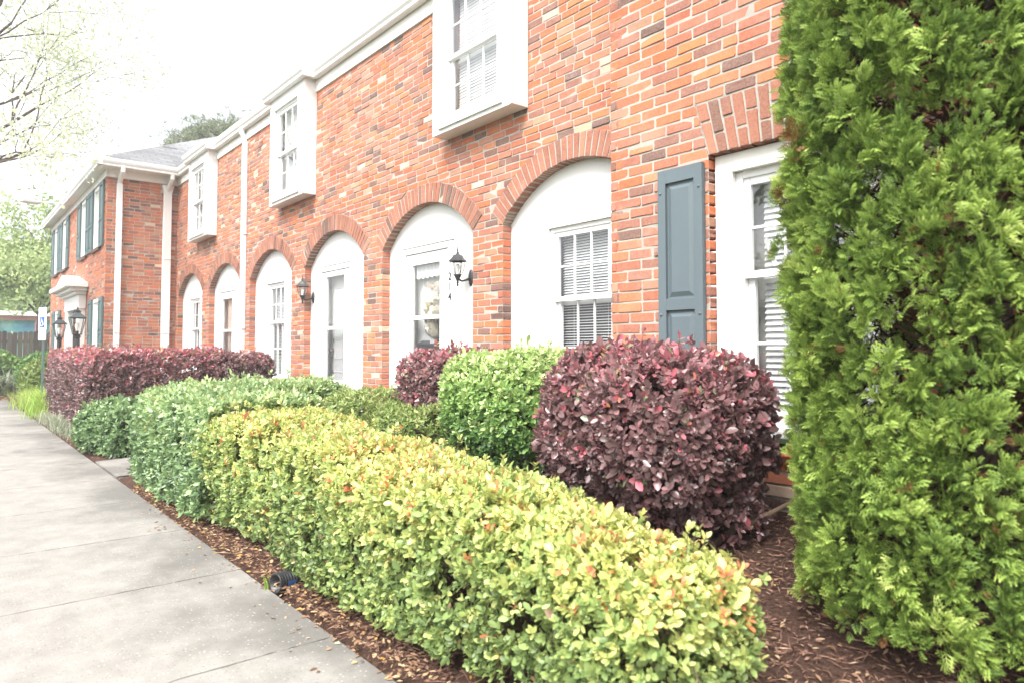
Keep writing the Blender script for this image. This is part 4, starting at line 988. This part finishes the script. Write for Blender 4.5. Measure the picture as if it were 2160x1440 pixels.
for i, (x, y) in enumerate(((-21.6,1.1),(-22.3,.7),(-22.6,1.5))):
    tuft('sword_plant', ['grey-green sword-leaved plant nearest the walkway end','grey-green sword-leaved plant in the far bed','grey-green sword-leaved plant by the dense bush'][i], 'plant', (x,y,0), 60, .85, .05, 1.0, 'sword', .5, (.12,.12), 'sword plants in the far bed')

# ------------------------------------------------------------------ arborvitae
def arbor_tree():
    cx, cy = -.79, 2.72; zg = float(gz(cx, cy))
    root = thing('arborvitae', 'tall dense arborvitae filling the right edge in front of the wall', 'tree', (cx, cy, zg))
    rad = lambda z: np.interp(z, [0,.15,.4,.8,1.2,1.7,2.2,2.7,3.2,3.8,4.3], [.575,.60,.612,.618,.622,.628,.615,.58,.48,.28,.03])
    # spray template: flat branching fan in the x-y plane, y outwards, unit length; each strip one tapering quad
    V = []; F = []
    def strip(p, d, l, w, curve):
        p = np.array(p, float); d = np.array(d, float); d /= np.linalg.norm(d); s = np.array([d[1],-d[0],0]); b = len(V)
        e = p+d*l; e[2] += curve; q = p+d*l*.62; q[2] += curve*.4
        V.extend([p, q+s*w, e, q-s*w]); F.append((b,b+1,b+2,b+3))
    n = 4
    for i in range(n):
        y = .10+.70*i/(n-1)
        for sg in (-1,1):
            ln = .58*(1-.45*i/(n-1)); an = math.radians(54-16*i/n); dx = (sg*math.sin(an), math.cos(an))
            strip((0,y,.03*y), (dx[0],dx[1],0), ln, .055, .14)
            pp = (dx[0]*ln*.5, y+dx[1]*ln*.5, .05); strip(pp, (sg*.15,1,0), ln*.5, .05, .12)
    strip((0,0,0), (0,1,0), 1.05, .05, .10)
    V = np.array(V); F = np.array(F)
    # clumps of sprays on a lumpy column, each clump a tilted bunch of plates
    NC = 6600
    z = .03+rng.random(NC)*4.15; th = rng.random(NC)*6.283
    tocam = np.cos(th-math.atan2(-cy, -cx)); keep = rng.random(NC) < np.clip(.8+.5*tocam, .35, 1); keep &= rng.random(NC) < np.clip(rad(z)/.6+.1,0,1)
    z, th = z[keep], th[keep]; NC = len(z)
    o = np.stack([np.cos(th), np.sin(th), 0*th], 1); tang = np.stack([-np.sin(th), np.cos(th), 0*th], 1)
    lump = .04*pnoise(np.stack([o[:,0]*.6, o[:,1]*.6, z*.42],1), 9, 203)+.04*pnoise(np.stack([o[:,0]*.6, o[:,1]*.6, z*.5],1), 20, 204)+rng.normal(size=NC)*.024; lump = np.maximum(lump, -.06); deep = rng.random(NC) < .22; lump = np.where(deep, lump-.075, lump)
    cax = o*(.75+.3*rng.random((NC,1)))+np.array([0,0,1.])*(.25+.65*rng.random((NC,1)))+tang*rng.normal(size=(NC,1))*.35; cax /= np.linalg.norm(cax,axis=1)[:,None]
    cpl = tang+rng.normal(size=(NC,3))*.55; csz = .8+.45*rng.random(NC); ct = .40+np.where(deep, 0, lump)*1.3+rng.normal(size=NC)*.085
    K = 26; ci = np.repeat(np.arange(NC), K); N = len(ci)
    r = rad(z[ci])+lump[ci]-.058
    hd = rng.normal(size=(N,3)); hd /= np.linalg.norm(hd,axis=1)[:,None]
    ax = cax[ci]*.75+hd*.85+np.array([0,0,.15]); ax /= np.linalg.norm(ax,axis=1)[:,None]
    cs2 = csz[ci][:,None]
    P = np.stack([cx+o[ci,0]*r, cy+o[ci,1]*r, zg+z[ci]], 1)+ax*(.030*cs2*(.35+.65*rng.random((N,1))))+np.array([0,0,1.])*rng.normal(size=(N,1))*.016
    nn = cpl[ci]+rng.normal(size=(N,3))*.40
    S = np.cross(ax, nn); S /= np.linalg.norm(S,axis=1)[:,None]+1e-9; N2 = np.cross(S, ax)
    L = .034*(.7+.5*rng.random(N))*csz[ci]
    curl = .5+rng.normal(size=N)*.5
    vx, vy, vz = V[:,0], V[:,1], V[:,2]
    zz = vz[None,:]+curl[:,None]*(vx**2*1.3+np.maximum(vy-.2,0)**2*.55)[None,:]
    W = P[:,None,:]+L[:,None,None]*(vx[None,:,None]*S[:,None,:]*1.05+vy[None,:,None]*ax[:,None,:]+zz[:,:,None]*N2[:,None,:])
    off = (np.arange(N)*len(V))[:,None,None]
    tip = np.array([.34*np.clip(V[f][:,1].mean()+abs(V[f][:,0].mean())*.5-.15,0,1) for f in F])      # yellow-green growing tips
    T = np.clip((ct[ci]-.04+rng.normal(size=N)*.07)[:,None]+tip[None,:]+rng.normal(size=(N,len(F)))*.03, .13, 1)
    T[rng.random(N) < .010] = .06; T[np.isin(ci, np.nonzero(rng.random(NC) < .006)[0])] = .07
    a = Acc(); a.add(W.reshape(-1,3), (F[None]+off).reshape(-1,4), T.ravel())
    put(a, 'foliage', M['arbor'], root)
    t = Acc(); t.tube([(cx,cy,zg-.05),(cx+.01,cy,zg+1),(cx,cy+.01,zg+2.5),(cx,cy,zg+4.1)], [.07,.06,.04,.008], 10); to = put(t, 'trunk', M['bark'], root)
    b = Acc()
    for i in range(420):
        zz_ = rng.random()*3.8+.05; q = rng.random()*6.28; rr = float(rad(zz_))*(.82); p0 = np.array((cx,cy,zg+zz_*.9)); p1 = np.array((cx+math.cos(q)*rr, cy+math.sin(q)*rr, zg+zz_+.12))
        b.tube([p0, (p0+p1)/2+rng.normal(size=3)*.03, p1], [.010,.007,.003], 5, caps=False)
    put(b, 'limbs', plain('reddish_twig', (.11,.055,.03), .95, .3, 30, .1), root)
    # dead brown needles caught inside
    Q = 15000; z = rng.random(Q)*4.0; th = rng.random(Q)*6.28; r = rad(z)*(.5+.33*rng.random(Q)); P = np.stack([cx+np.cos(th)*r, cy+np.sin(th)*r, zg+z],1)
    d = Acc(); leaves(d, P, rng.normal(size=(Q,3)), rng.normal(size=(Q,3)), .06, .011, np.clip(.25+rng.normal(size=Q)*.2,0,1), 5)
    put(d, 'dead_needles', leaf_mat('dead_needles', [(0,(.035,.02,.012)),(.5,(.075,.042,.02)),(1,(.06,.07,.02))], .95, .1, .1), root)
arbor_tree()

# ------------------------------------------------------------------ trees
def grow(acc, start, direc, length, rad, depth, tips, spread=.55, up=.12, nseg=4, shrink=.68, kids=3, minr=.004):
    p = np.array(start, float); d = np.array(direc, float); d /= np.linalg.norm(d); pts = [p.copy()]; rs = [rad]
    for i in range(nseg):
        d = d+rng.normal(size=3)*.13+np.array([0,0,up*.3]); d /= np.linalg.norm(d); p = p+d*length/nseg; pts.append(p.copy()); rs.append(rad*(1-.5*(i+1)/nseg))
    acc.tube(pts, rs, 6 if rad > .02 else 4, caps=False)
    if depth <= 1:
        for q in pts[1:]: tips.append((q, d))
    if depth == 0: return
    for k in range(kids):
        f = .45+.55*(k+1)/kids; i = min(nseg, max(1, int(round(f*nseg)))); nd = d+rng.normal(size=3)*spread+np.array([0,0,up])
        grow(acc, pts[i], nd, length*shrink*(.8+.4*rng.random()), max(minr, rs[i]*.66), depth-1, tips, spread, up, nseg, shrink, kids, minr)
def tree(name, label, base, hgt, lean, rad, depth, lsize, lw, per, mat, tint, group=None, spread=.6, up=.15, kids=3, len0=.34, jit=.25, kind=6, first=.3):
    root = thing(name, label, 'tree', tuple(base), group)
    t = Acc(); tips = []; b = np.array(base, float); top = b+np.array([lean[0],lean[1],hgt*.55])
    n = 7; pts = [b+(top-b)*f+rng.normal(size=3)*.04*hgt*.15*f for f in np.linspace(0,1,n)]; rr = np.linspace(rad, rad*.5, n)
    t.tube(pts, rr, 10)
    br = Acc(); nl = 9
    for i in range(nl):
        f = first+(1-first)*i/(nl-1); q = b+(top-b)*f; ang = i*2.4+rng.random(); d = np.array([math.cos(ang), math.sin(ang), .35+.9*f*f])+np.array([lean[0],lean[1],0])/hgt
        grow(br, q, d, hgt*len0*(1.15-.5*f), rad*.42*(1.1-.4*f), depth, tips, spread, up, kids=kids)
    grow(br, top, np.array([lean[0]*.3,lean[1]*.3,hgt*.3]), hgt*len0, rad*.45, depth, tips, spread, up, kids=kids)
    put(t, 'trunk', M['bark'], root, smooth=True); put(br, 'limbs', M['bark'], root)
    P = np.array([q for q, _ in tips]); Dn = np.array([d for _, d in tips])
    idx = np.repeat(np.arange(len(P)), per); m = len(idx)
    P2 = P[idx]+rng.normal(size=(m,3))*jit; a = Acc()
    leaves(a, P2, Dn[idx]*.3+rng.normal(size=(m,3)), rng.normal(size=(m,3)), lsize*np.exp(rng.normal(size=m)*.25), lw*np.exp(rng.normal(size=m)*.25), np.clip(tint+rng.normal(size=m)*.18+.2*pnoise(P2,1.2,5),0,1), kind)
    put(a, 'crown', M[mat], root, smooth=True); return root
rng = np.random.default_rng(6)
tree('spring_tree', 'tree with thin dark branches and new leaves whitened for glare overhanging the top left', (-16.8,-1.5,-.1), 10.6, (.2,1.4), .14, 3, .076, .040, 10, 'leaf_pale', .6, spread=.66, up=.03, len0=.29, jit=.19, first=.66)
rng = np.random.default_rng(11)
tree('leafy_tree', 'light green tree standing close behind the far end of the wing', (-38,3.5,-.1), 6.2, (0,0), .18, 3, .17, .115, 10, 'leaf_far', .7, 'trees beyond the fence', jit=.35, first=.75)
tree('leafy_tree', 'pale green tree at the far left beyond the mural building', (-56,4.2,-.1), 6.2, (0,0), .26, 3, .24, .17, 9, 'leaf_far', .5, 'trees beyond the fence', jit=.5)
tree('leafy_tree', 'distant hazy tree between the other two green trees', (-50,7.0,-.1), 6.6, (0,0), .26, 3, .22, .15, 9, 'leaf_far', .35, 'trees beyond the fence', jit=.5)
tree('leafy_tree', 'broad tree across the lot mirrored in the arched window', (-16,-26,-.1), 8.0, (0,0), .3, 3, .26, .19, 8, 'leaf_far', .2, jit=.5)
def pine(label, base, hgt, rad, seed):
    root = thing('pine_tree', label, 'tree', base, 'pines behind the roof'); r = np.random.default_rng(seed); t, br, a = Acc(), Acc(), Acc(); b = np.array(base)
    t.tube([b, b+np.array([.1,0,hgt*.5]), b+np.array([0,.1,hgt*.97])], [rad,rad*.75,.05], 10); P = []
    for i in range(46):
        f = .52+.47*r.random(); ang = r.random()*6.28; ln = hgt*.24*(1.18-f)*2*(.6+.5*r.random()); p0 = b+np.array([0,0,hgt*f]); e = p0+np.array([math.cos(ang)*ln, math.sin(ang)*ln, ln*.25+.1])
        br.tube([p0,(p0+e)/2+np.array([0,0,-.1]),e], [.05,.035,.012], 5, caps=False)
        for k in range(16):
            s = .3+.75*r.random(); P.append(p0+(e-p0)*s+r.normal(size=3)*np.array([.34,.34,.2]))
    P = np.array(P); n = 26; idx = np.repeat(np.arange(len(P)), n); m = len(idx); dr = rng.normal(size=(m,3))+np.array([0,0,.35]); dr /= np.linalg.norm(dr,axis=1)[:,None]
    leaves(a, P[idx]+rng.normal(size=(m,3))*.05, dr, rng.normal(size=(m,3)), .24, .026, np.clip(.5+.25*rng.normal(size=m),0,1), 5)
    put(t, 'trunk', M['bark'], root); put(br, 'limbs', M['bark'], root); put(a, 'crown', M['pine'], root)
pine('tall pine crown showing highest above the roof ridge', (-32.8,10.3,-.1), 11.9, .22, 1)
pine('shorter pine crown at the left end of the pine group', (-35.5,8.2,-.1), 10.7, .2, 2)
pine('pine crown between the tallest and the shortest pines', (-34.6,9.2,-.1), 11.4, .2, 3)

# ================================================================== STREET FURNITURE
def post_lamp(x, y, label):
    t = thing('post_lamp', label, 'lamp post', (x, y, 0), 'black lamp posts by the wing door'); t.scale = (.87,.87,1)
    a = Acc(); a.lathe([(.10,0),(.10,.05),(.075,.08),(.06,.12),(.06,.7),(.068,.72),(.056,.75),(.056,1.36),(.07,1.38),(.07,1.41),(.05,1.43)], (x,y,.0), 16); put(a, 'pole', M['black'], t, smooth=False)
    z0 = 1.44
    a = Acc(); a.box(x-.085,x+.085,y-.085,y+.085,z0-.015,z0); a.lathe([(.03,0),(.03,.06),(0,.062)], (x,y,z0), 10); put(a, 'lantern_base', M['black'], t)
    g, f = Acc(), Acc(); w0, w1, h = .075, .14, .30
    cs = [(-1,-1),(1,-1),(1,1),(-1,1)]
    for i in range(4):
        (ax, ay), (bx, by) = cs[i], cs[(i+1)%4]
        g.add([(x+ax*w0,y+ay*w0,z0),(x+bx*w0,y+by*w0,z0),(x+bx*w1,y+by*w1,z0+h),(x+ax*w1,y+ay*w1,z0+h)], [(0,1,2,3)])
        f.tube([(x+ax*w0,y+ay*w0,z0),(x+ax*w1,y+ay*w1,z0+h)], .009, 6); f.tube([(x+ax*w1,y+ay*w1,z0+h),(x+bx*w1,y+by*w1,z0+h)], .010, 6)
    put(g, 'lamp_glass', M['lamp_glass'], t); put(f, 'cage', M['green_iron'], t)
    a = Acc(); V = [(x+sx*.165,y+sy*.165,z0+h+.005) for sx, sy in cs]+[(x+sx*.06,y+sy*.06,z0+h+.085) for sx, sy in cs]+[(x+sx*.05,y+sy*.05,z0+h+.115) for sx, sy in cs]
    a.add(V, [(0,1,5,4),(1,2,6,5),(2,3,7,6),(3,0,4,7),(4,5,9,8),(5,6,10,9),(6,7,11,10),(7,4,8,11),(8,9,10,11),(3,2,1,0)]); c = put(a, 'lamp_cap', M['green_iron'], t)
    a = Acc(); a.lathe([(.07,.115),(.075,.13),(.03,.15),(.015,.165),(.02,.18),(.008,.20),(0,.23)], (x,y,z0+h), 12); put(a, 'finial', M['black'], c)
    a = Acc(); a.lathe([(.02,.06),(.028,.09),(.045,.15),(.035,.2),(0,.22)], (x,y,z0), 12); put(a, 'bulb', plain('frosted_bulb', (.8,.8,.78), .3), t, smooth=True)
post_lamp(-15.3, 2.0, 'black post lamp standing nearer the brick corner')
post_lamp(-18.95, 2.13, 'black post lamp standing farther along the wing')
# accessible-parking sign
sx_, sy_ = -15.55, 1.50
t = thing('parking_sign', 'white accessible parking sign on a green metal post', 'sign', (sx_, sy_, 0))
a = Acc(); a.box(sx_-.022, sx_+.022, sy_-.018, sy_+.018, -.1, 1.97); put(a, 'post', M['post'], t)
nrm = Vector((.31,-.951,0)); ux = Vector((.951,.31,0)); 
def plate(acc, w, z0, z1, off, r=.03, ch=0):
    pts = []
    for cx_, cz_, a0 in ((w-r,z0+r,-90),(w-r,z1-r,0),(-w+r,z1-r,90),(-w+r,z0+r,180)):
        for q in range(0, 91, 30): pts.append((cx_+r*math.cos(math.radians(a0+q)), cz_+r*math.sin(math.radians(a0+q))))
    n = len(pts); V = [tuple(Vector((sx_,sy_,0))+ux*p+Vector((0,0,zz))+nrm*(off+d)) for d in (.003,0) for p, zz in pts]; b = acc.n
    acc.add(V, [(i,n+i,n+(i+1)%n,(i+1)%n) for i in range(n)]); acc.more([list(range(n))],[0],b); acc.more([list(range(n,2*n))[::-1]],[0],b)
a = Acc(); plate(a, .155, 1.492, 1.93, .022); so = put(a, 'sign_plate', plain('sign_white', (.78,.80,.79), .4), t)
a = Acc(); plate(a, .15, 1.325, 1.486, .022); so2 = put(a, 'lower_plate', plain('sign_white_low', (.74,.77,.75), .4), t)
a = Acc(); plate(a, .085, 1.555, 1.755, .0265, .012); put(a, 'blue_square', plain('sign_blue', (.02,.10,.55), .4), so)
a = Acc()
def sp(p): return tuple(Vector((sx_,sy_,.115))+ux*p[0]+Vector((0,0,p[1]))+nrm*.032)
a.tube([sp((-.012,1.612)),sp((-.011,1.612))], .013, 10)
a.tube([sp(p) for p in ((-.012,1.59),(-.008,1.545),(.03,1.545),(.045,1.49),(.06,1.495))], .0075, 6); a.tube([sp(p) for p in ((-.011,1.57),(.025,1.57))], .006, 6)
a.tube([sp((-.005+.045*math.cos(q),1.51+.045*math.sin(q))) for q in np.linspace(2.0,6.0,16)], .0065, 6); put(a, 'wheelchair_symbol', plain('symbol_white', (.8,.8,.8), .4), so)
for z in (1.88,1.36):
    a = Acc(); a.lathe([(.012,0),(.01,.004),(0,.005)], tuple(Vector((sx_,sy_,z))+nrm*.0255), 8, axis=tuple(nrm)); put(a, 'bolt', M['steel'], t)
# drain pipe
px_, py_, pz_ = -3.33, 1.335, .035
t = thing('drain_pipe', 'short black corrugated drain pipe sticking out beside the walkway', 'pipe', (px_, py_, pz_))
a = Acc(); n = 20; d = Vector((.22,-.97,.06)).normalized(); prof = []
L = .17
for i in range(36):
    s = i/35*L; prof.append((.047+.004*math.sin(s*420), -.10+s))
prof += [(.040,.07),(.039,-.10)]
a.lathe(prof, (px_, py_, pz_), 24, axis=tuple(d)); put(a, 'pipe_wall', plain('black_plastic', (.02,.02,.022), .4, .2, 20), t, smooth=True)
a = Acc(); q = Vector((0,0,1)).rotation_difference(d).to_matrix(); pts = []
V = []
for s in (-.01,.035):
    for ang in np.radians((0,10,20,28)): V.append(tuple(Vector((px_,py_,pz_))+q @ Vector((.0522*math.cos(ang), .0522*math.sin(ang), s))))
a.add(V, [(i,i+1,i+5,i+4) for i in range(3)]); put(a, 'blue_sheen', plain('sheen_blue', (.025,.07,.19), .4), t)  # patch of blue colour painted on as the pipe's sheen
tuft('grass_sprout', 'few green grass blades growing at the mouth of the drain pipe', 'grass clump', (px_-.05, py_-.075, .0), 9, .075, .006, .8, 'blade', .3, (.014,.014))

# ================================================================== FENCE, MURAL BUILDING
t = thing('board_fence', 'weathered brown wooden fence at the far left', 'fence', (-31.2, 1, 0))
a = Acc(); y = -8.0; k = 0
while y < 9:
    w = .14+rng.normal()*.004; hh = 1.80+rng.normal()*.03; y0, y1 = y, y+w; x0 = -31.2+rng.normal()*.006; c = .035
    V = [(x0,y0,-.1),(x0,y1,-.1),(x0,y1,hh-c),(x0,y1-c,hh),(x0,y0+c,hh),(x0,y0,hh-c)]; V += [(p[0]-.018,p[1],p[2]) for p in V]; b = a.n; tn = rng.random()
    a.add(V, [(i,6+i,6+(i+1)%6,(i+1)%6) for i in range(6)], tn); a.more([list(range(6))],[tn],b); a.more([list(range(6,12))[::-1]],[tn],b)
    y += w+.006+abs(rng.normal())*.006; k += 1
put(a, 'boards', M['fence'], t)
for z in (.4, 1.45):
    a = Acc(); a.box(-31.26,-31.222,-8,9,z-.045,z+.045,.4); put(a, 'rail', M['fence'], t)
for yy in np.arange(-7.5, 9, 2.4):
    a = Acc(); a.box(-31.36,-31.262,yy-.05,yy+.05,-.1,1.7,.5); put(a, 'post', M['fence'], t)
def mural_mat():
    m, nt, p, out = newmat('mural_paint'); n = noise(nt, .8, 3, .5)
    c = ramp(nt, n.outputs[0], [(.30,(.10,.30,.55)),(.45,(.16,.50,.58)),(.55,(.40,.68,.70)),(.66,(.06,.36,.30)),(.8,(.55,.62,.72))]); nt.links.new(c.outputs[0], p.inputs['Base Color']); p.inputs['Roughness'].default_value = .7; return m
t = thing('shop_building', 'low shop building with teal painted walls and pink posts past the fence', 'building', (-46, 3, 0))
a = Acc(); a.box(-52,-46,-14,12,-.1,2.75); put(a, 'wall', mural_mat(), t)
a = Acc(); a.box(-52.2,-45.4,-14.2,12.2,2.95,3.2); put(a, 'roof', M['white'], t)
a = Acc(); a.box(-52.1,-45.7,-14.1,12.1,2.72,2.95); put(a, 'fascia', plain('pink_trim', (.62,.25,.30), .6), t)
for yy in np.arange(-13, 12, 1.9):
    a = Acc(); a.box(-45.75,-45.55,yy-.09,yy+.09,-.1,2.72); put(a, 'post', plain('pink_post', (.55,.20,.26), .6), t)
a = Acc(); a.box(-45.72,-45.6,-13,11.5,1.75,1.87); put(a, 'rail', plain('pink_rail', (.6,.3,.36), .6), t)
t = thing('grey_house', 'pale grey house half hidden by trees far beyond the fence', 'building', (-70, 2, 0))
a = Acc(); a.box(-76,-70,-8,5.2,-.1,5.6); ho = put(a, 'wall', plain('pale_siding', (.5,.5,.48), .8), t)
a = Acc(); a.add([(-69.6,-8.5,5.5),(-69.6,5.7,5.5),(-73,5.7,7.3),(-73,-8.5,7.3),(-76.4,-8.5,5.5),(-76.4,5.7,5.5)], [(0,1,2,3),(3,2,5,4)]); a.add([(-70,-8,5.5),(-76,-8,5.5),(-73,-8,7.1),(-70,5.2,5.5),(-76,5.2,5.5),(-73,5.2,7.1)], [(0,1,2),(3,5,4)]); put(a, 'roof', plain('grey_roof', (.28,.28,.29), .9), t)
for yy in (-5.5,-2.2,1.0,3.4):
    a = Acc(); a.box(-70.02,-69.95,yy-.45,yy+.45,2.6,4.2); put(a, 'window', M['dark'], t)

# ================================================================== MULCH AND LITTER
def on_bed(n, x0, x1, y0, y1):
    x = x0+(x1-x0)*rng.random(n); y = y0+(y1-y0)*rng.random(n); path = (x < -7.15) & (x > -8.34); step = (x < -5.2) & (y > 3.2)
    k = ~path & ~step & ~((x > -3.149) & (y > BW-.02)) ; return x[k], y[k]
X1, Y1 = on_bed(38000, -4.5, 1.2, 1.29, 3.5); X2, Y2 = on_bed(9000, -10.5, -4.5, 1.29, 3.6)
x = np.concatenate([X1,X2]); y = np.concatenate([Y1,Y2]); n = len(x); a = Acc()
dr = np.stack([rng.normal(size=n), rng.normal(size=n), rng.normal(size=n)*.22], 1); nr = np.stack([rng.normal(size=n)*.45, rng.normal(size=n)*.45, np.ones(n)], 1)
leaves(a, np.stack([x,y,gz(x,y)+.004+.012*rng.random(n)],1), dr, nr, .034*np.exp(rng.normal(size=n)*.45), .0048*np.exp(rng.normal(size=n)*.35), np.clip(.5+rng.normal(size=n)*.24,0,1), 5)
tag(put(a, 'mulch_chips', M['chips'], None), 'shredded brown bark mulch on the bed', 'mulch', kind='stuff')
X1, Y1 = on_bed(3600, -6.5, 1.0, 1.26, 1.62); X2, Y2 = on_bed(900, -10.5, -4.5, 1.25, 3.2); X3, Y3 = on_bed(1300, -1.9, .8, 1.9, 2.8)
Y1 = 1.255+np.abs(Y1-1.255)*rng.random(len(Y1))
x = np.concatenate([X1,X2,X3]); y = np.concatenate([Y1,Y2,Y3])
xw = -6+6.5*rng.random(110); yw = 1.25-np.abs(rng.normal(size=110))*.10; x = np.concatenate([x,xw]); y = np.concatenate([y,yw]); n = len(x); a = Acc()
z = np.where(y < 1.262, .003, gz(x,y)+.008+.012*rng.random(n))
dr = np.stack([rng.normal(size=n), rng.normal(size=n), rng.normal(size=n)*.12], 1); nr = np.stack([rng.normal(size=n)*.35, rng.normal(size=n)*.35, np.ones(n)], 1)
leaves(a, np.stack([x,y,z],1), dr, nr, .024*np.exp(rng.normal(size=n)*.25), .0115*np.exp(rng.normal(size=n)*.25), np.clip(.55+rng.normal(size=n)*.25,0,1), 6)
tag(put(a, 'leaf_litter', M['litter'], None), 'dry fallen leaves along the walkway edge', 'fallen leaves', kind='stuff')
# far bed litter
x = -30+10.5*rng.random(3500); y = -3+4.2*rng.random(3500); n = len(x); a = Acc()
leaves(a, np.stack([x,y,np.full(n,-.005)],1), np.stack([rng.normal(size=n), rng.normal(size=n), rng.normal(size=n)*.2],1), np.stack([rng.normal(size=n)*.4,rng.normal(size=n)*.4,np.ones(n)],1), .11, .05, np.clip(.6+rng.normal(size=n)*.2,0,1), 5)
tag(put(a, 'far_litter', M['litter'], None), 'dry leaves on the far bed', 'fallen leaves', kind='stuff')

# ================================================================== LIGHT, SKY, CAMERA
a = Acc(); a.box(-90, 6, -40, 45, -1.2, 14.5)  # thin volume added to wash out the distance like lens glare
hz_m = bpy.data.materials.new('glare_haze'); hz_m.use_nodes = True; nt = hz_m.node_tree; nt.nodes.clear()
o_ = nt.nodes.new('ShaderNodeOutputMaterial'); pv = nt.nodes.new('ShaderNodeVolumePrincipled'); pv.inputs['Color'].default_value = (.97,.98,1,1); pv.inputs['Density'].default_value = .0032
pv.inputs['Anisotropy'].default_value = .2; nt.links.new(pv.outputs[0], o_.inputs['Volume'])
tag(put(a, 'haze', hz_m, None), 'thin added haze giving the pale glare veil', 'haze', kind='stuff')
sc = bpy.context.scene
w = bpy.data.worlds.new('World'); sc.world = w; w.use_nodes = True; nt = w.node_tree; nt.nodes.clear()
out = nt.nodes.new('ShaderNodeOutputWorld'); bg = nt.nodes.new('ShaderNodeBackground'); sky = nt.nodes.new('ShaderNodeTexSky')
sky.sky_type = 'NISHITA'; sky.sun_disc = False
EL, AZ = math.radians(52), math.radians(154)        # sun over the lot, a little to the left of the lens
sky.sun_elevation = EL; sky.sun_rotation = AZ; sky.air_density = 1.0; sky.dust_density = 4.0; sky.ozone_density = 1.0
hs = nt.nodes.new('ShaderNodeHueSaturation'); hs.inputs['Saturation'].default_value = .22
nt.links.new(sky.outputs[0], hs.inputs['Color']); nt.links.new(hs.outputs[0], bg.inputs[0]); bg.inputs[1].default_value = .15; nt.links.new(bg.outputs[0], out.inputs[0])
L = bpy.data.lights.new('sun', 'SUN'); L.energy = 1.5; L.angle = math.radians(22); L.color = (1,.965,.92)
so_ = bpy.data.objects.new('sun', L); C.objects.link(so_)
sd = Vector((math.sin(AZ)*math.cos(EL), math.cos(AZ)*math.cos(EL), math.sin(EL)))     # towards the sun
so_.rotation_euler = sd.to_track_quat('Z', 'Y').to_euler(); so_.location = sd*30
cam = bpy.data.cameras.new('camera'); co_ = bpy.data.objects.new('camera', cam); C.objects.link(co_)
YAW, PIT = math.radians(39.43), math.radians(2.389)
fwd = Vector((-math.cos(YAW)*math.cos(PIT), math.sin(YAW)*math.cos(PIT), math.sin(PIT)))
co_.location = (0,0,H); co_.rotation_euler = fwd.to_track_quat('-Z', 'Y').to_euler()
cam.sensor_width = 36; cam.lens = 1469.5/2160*36; cam.shift_y = (675.9-720)/2160; cam.clip_start = .05; cam.clip_end = 1500
cam.dof.use_dof = True; cam.dof.focus_distance = 5.5; cam.dof.aperture_fstop = 3.2
sc.camera = co_
sc.view_settings.view_transform = 'Standard'; sc.view_settings.look = 'None'; sc.view_settings.exposure = 1.67; sc.view_settings.gamma = 1
sc.render.engine = 'CYCLES'; sc.cycles.max_bounces = 7; sc.cycles.transparent_max_bounces = 16; sc.cycles.diffuse_bounces = 4
sc.cycles.use_denoising = True
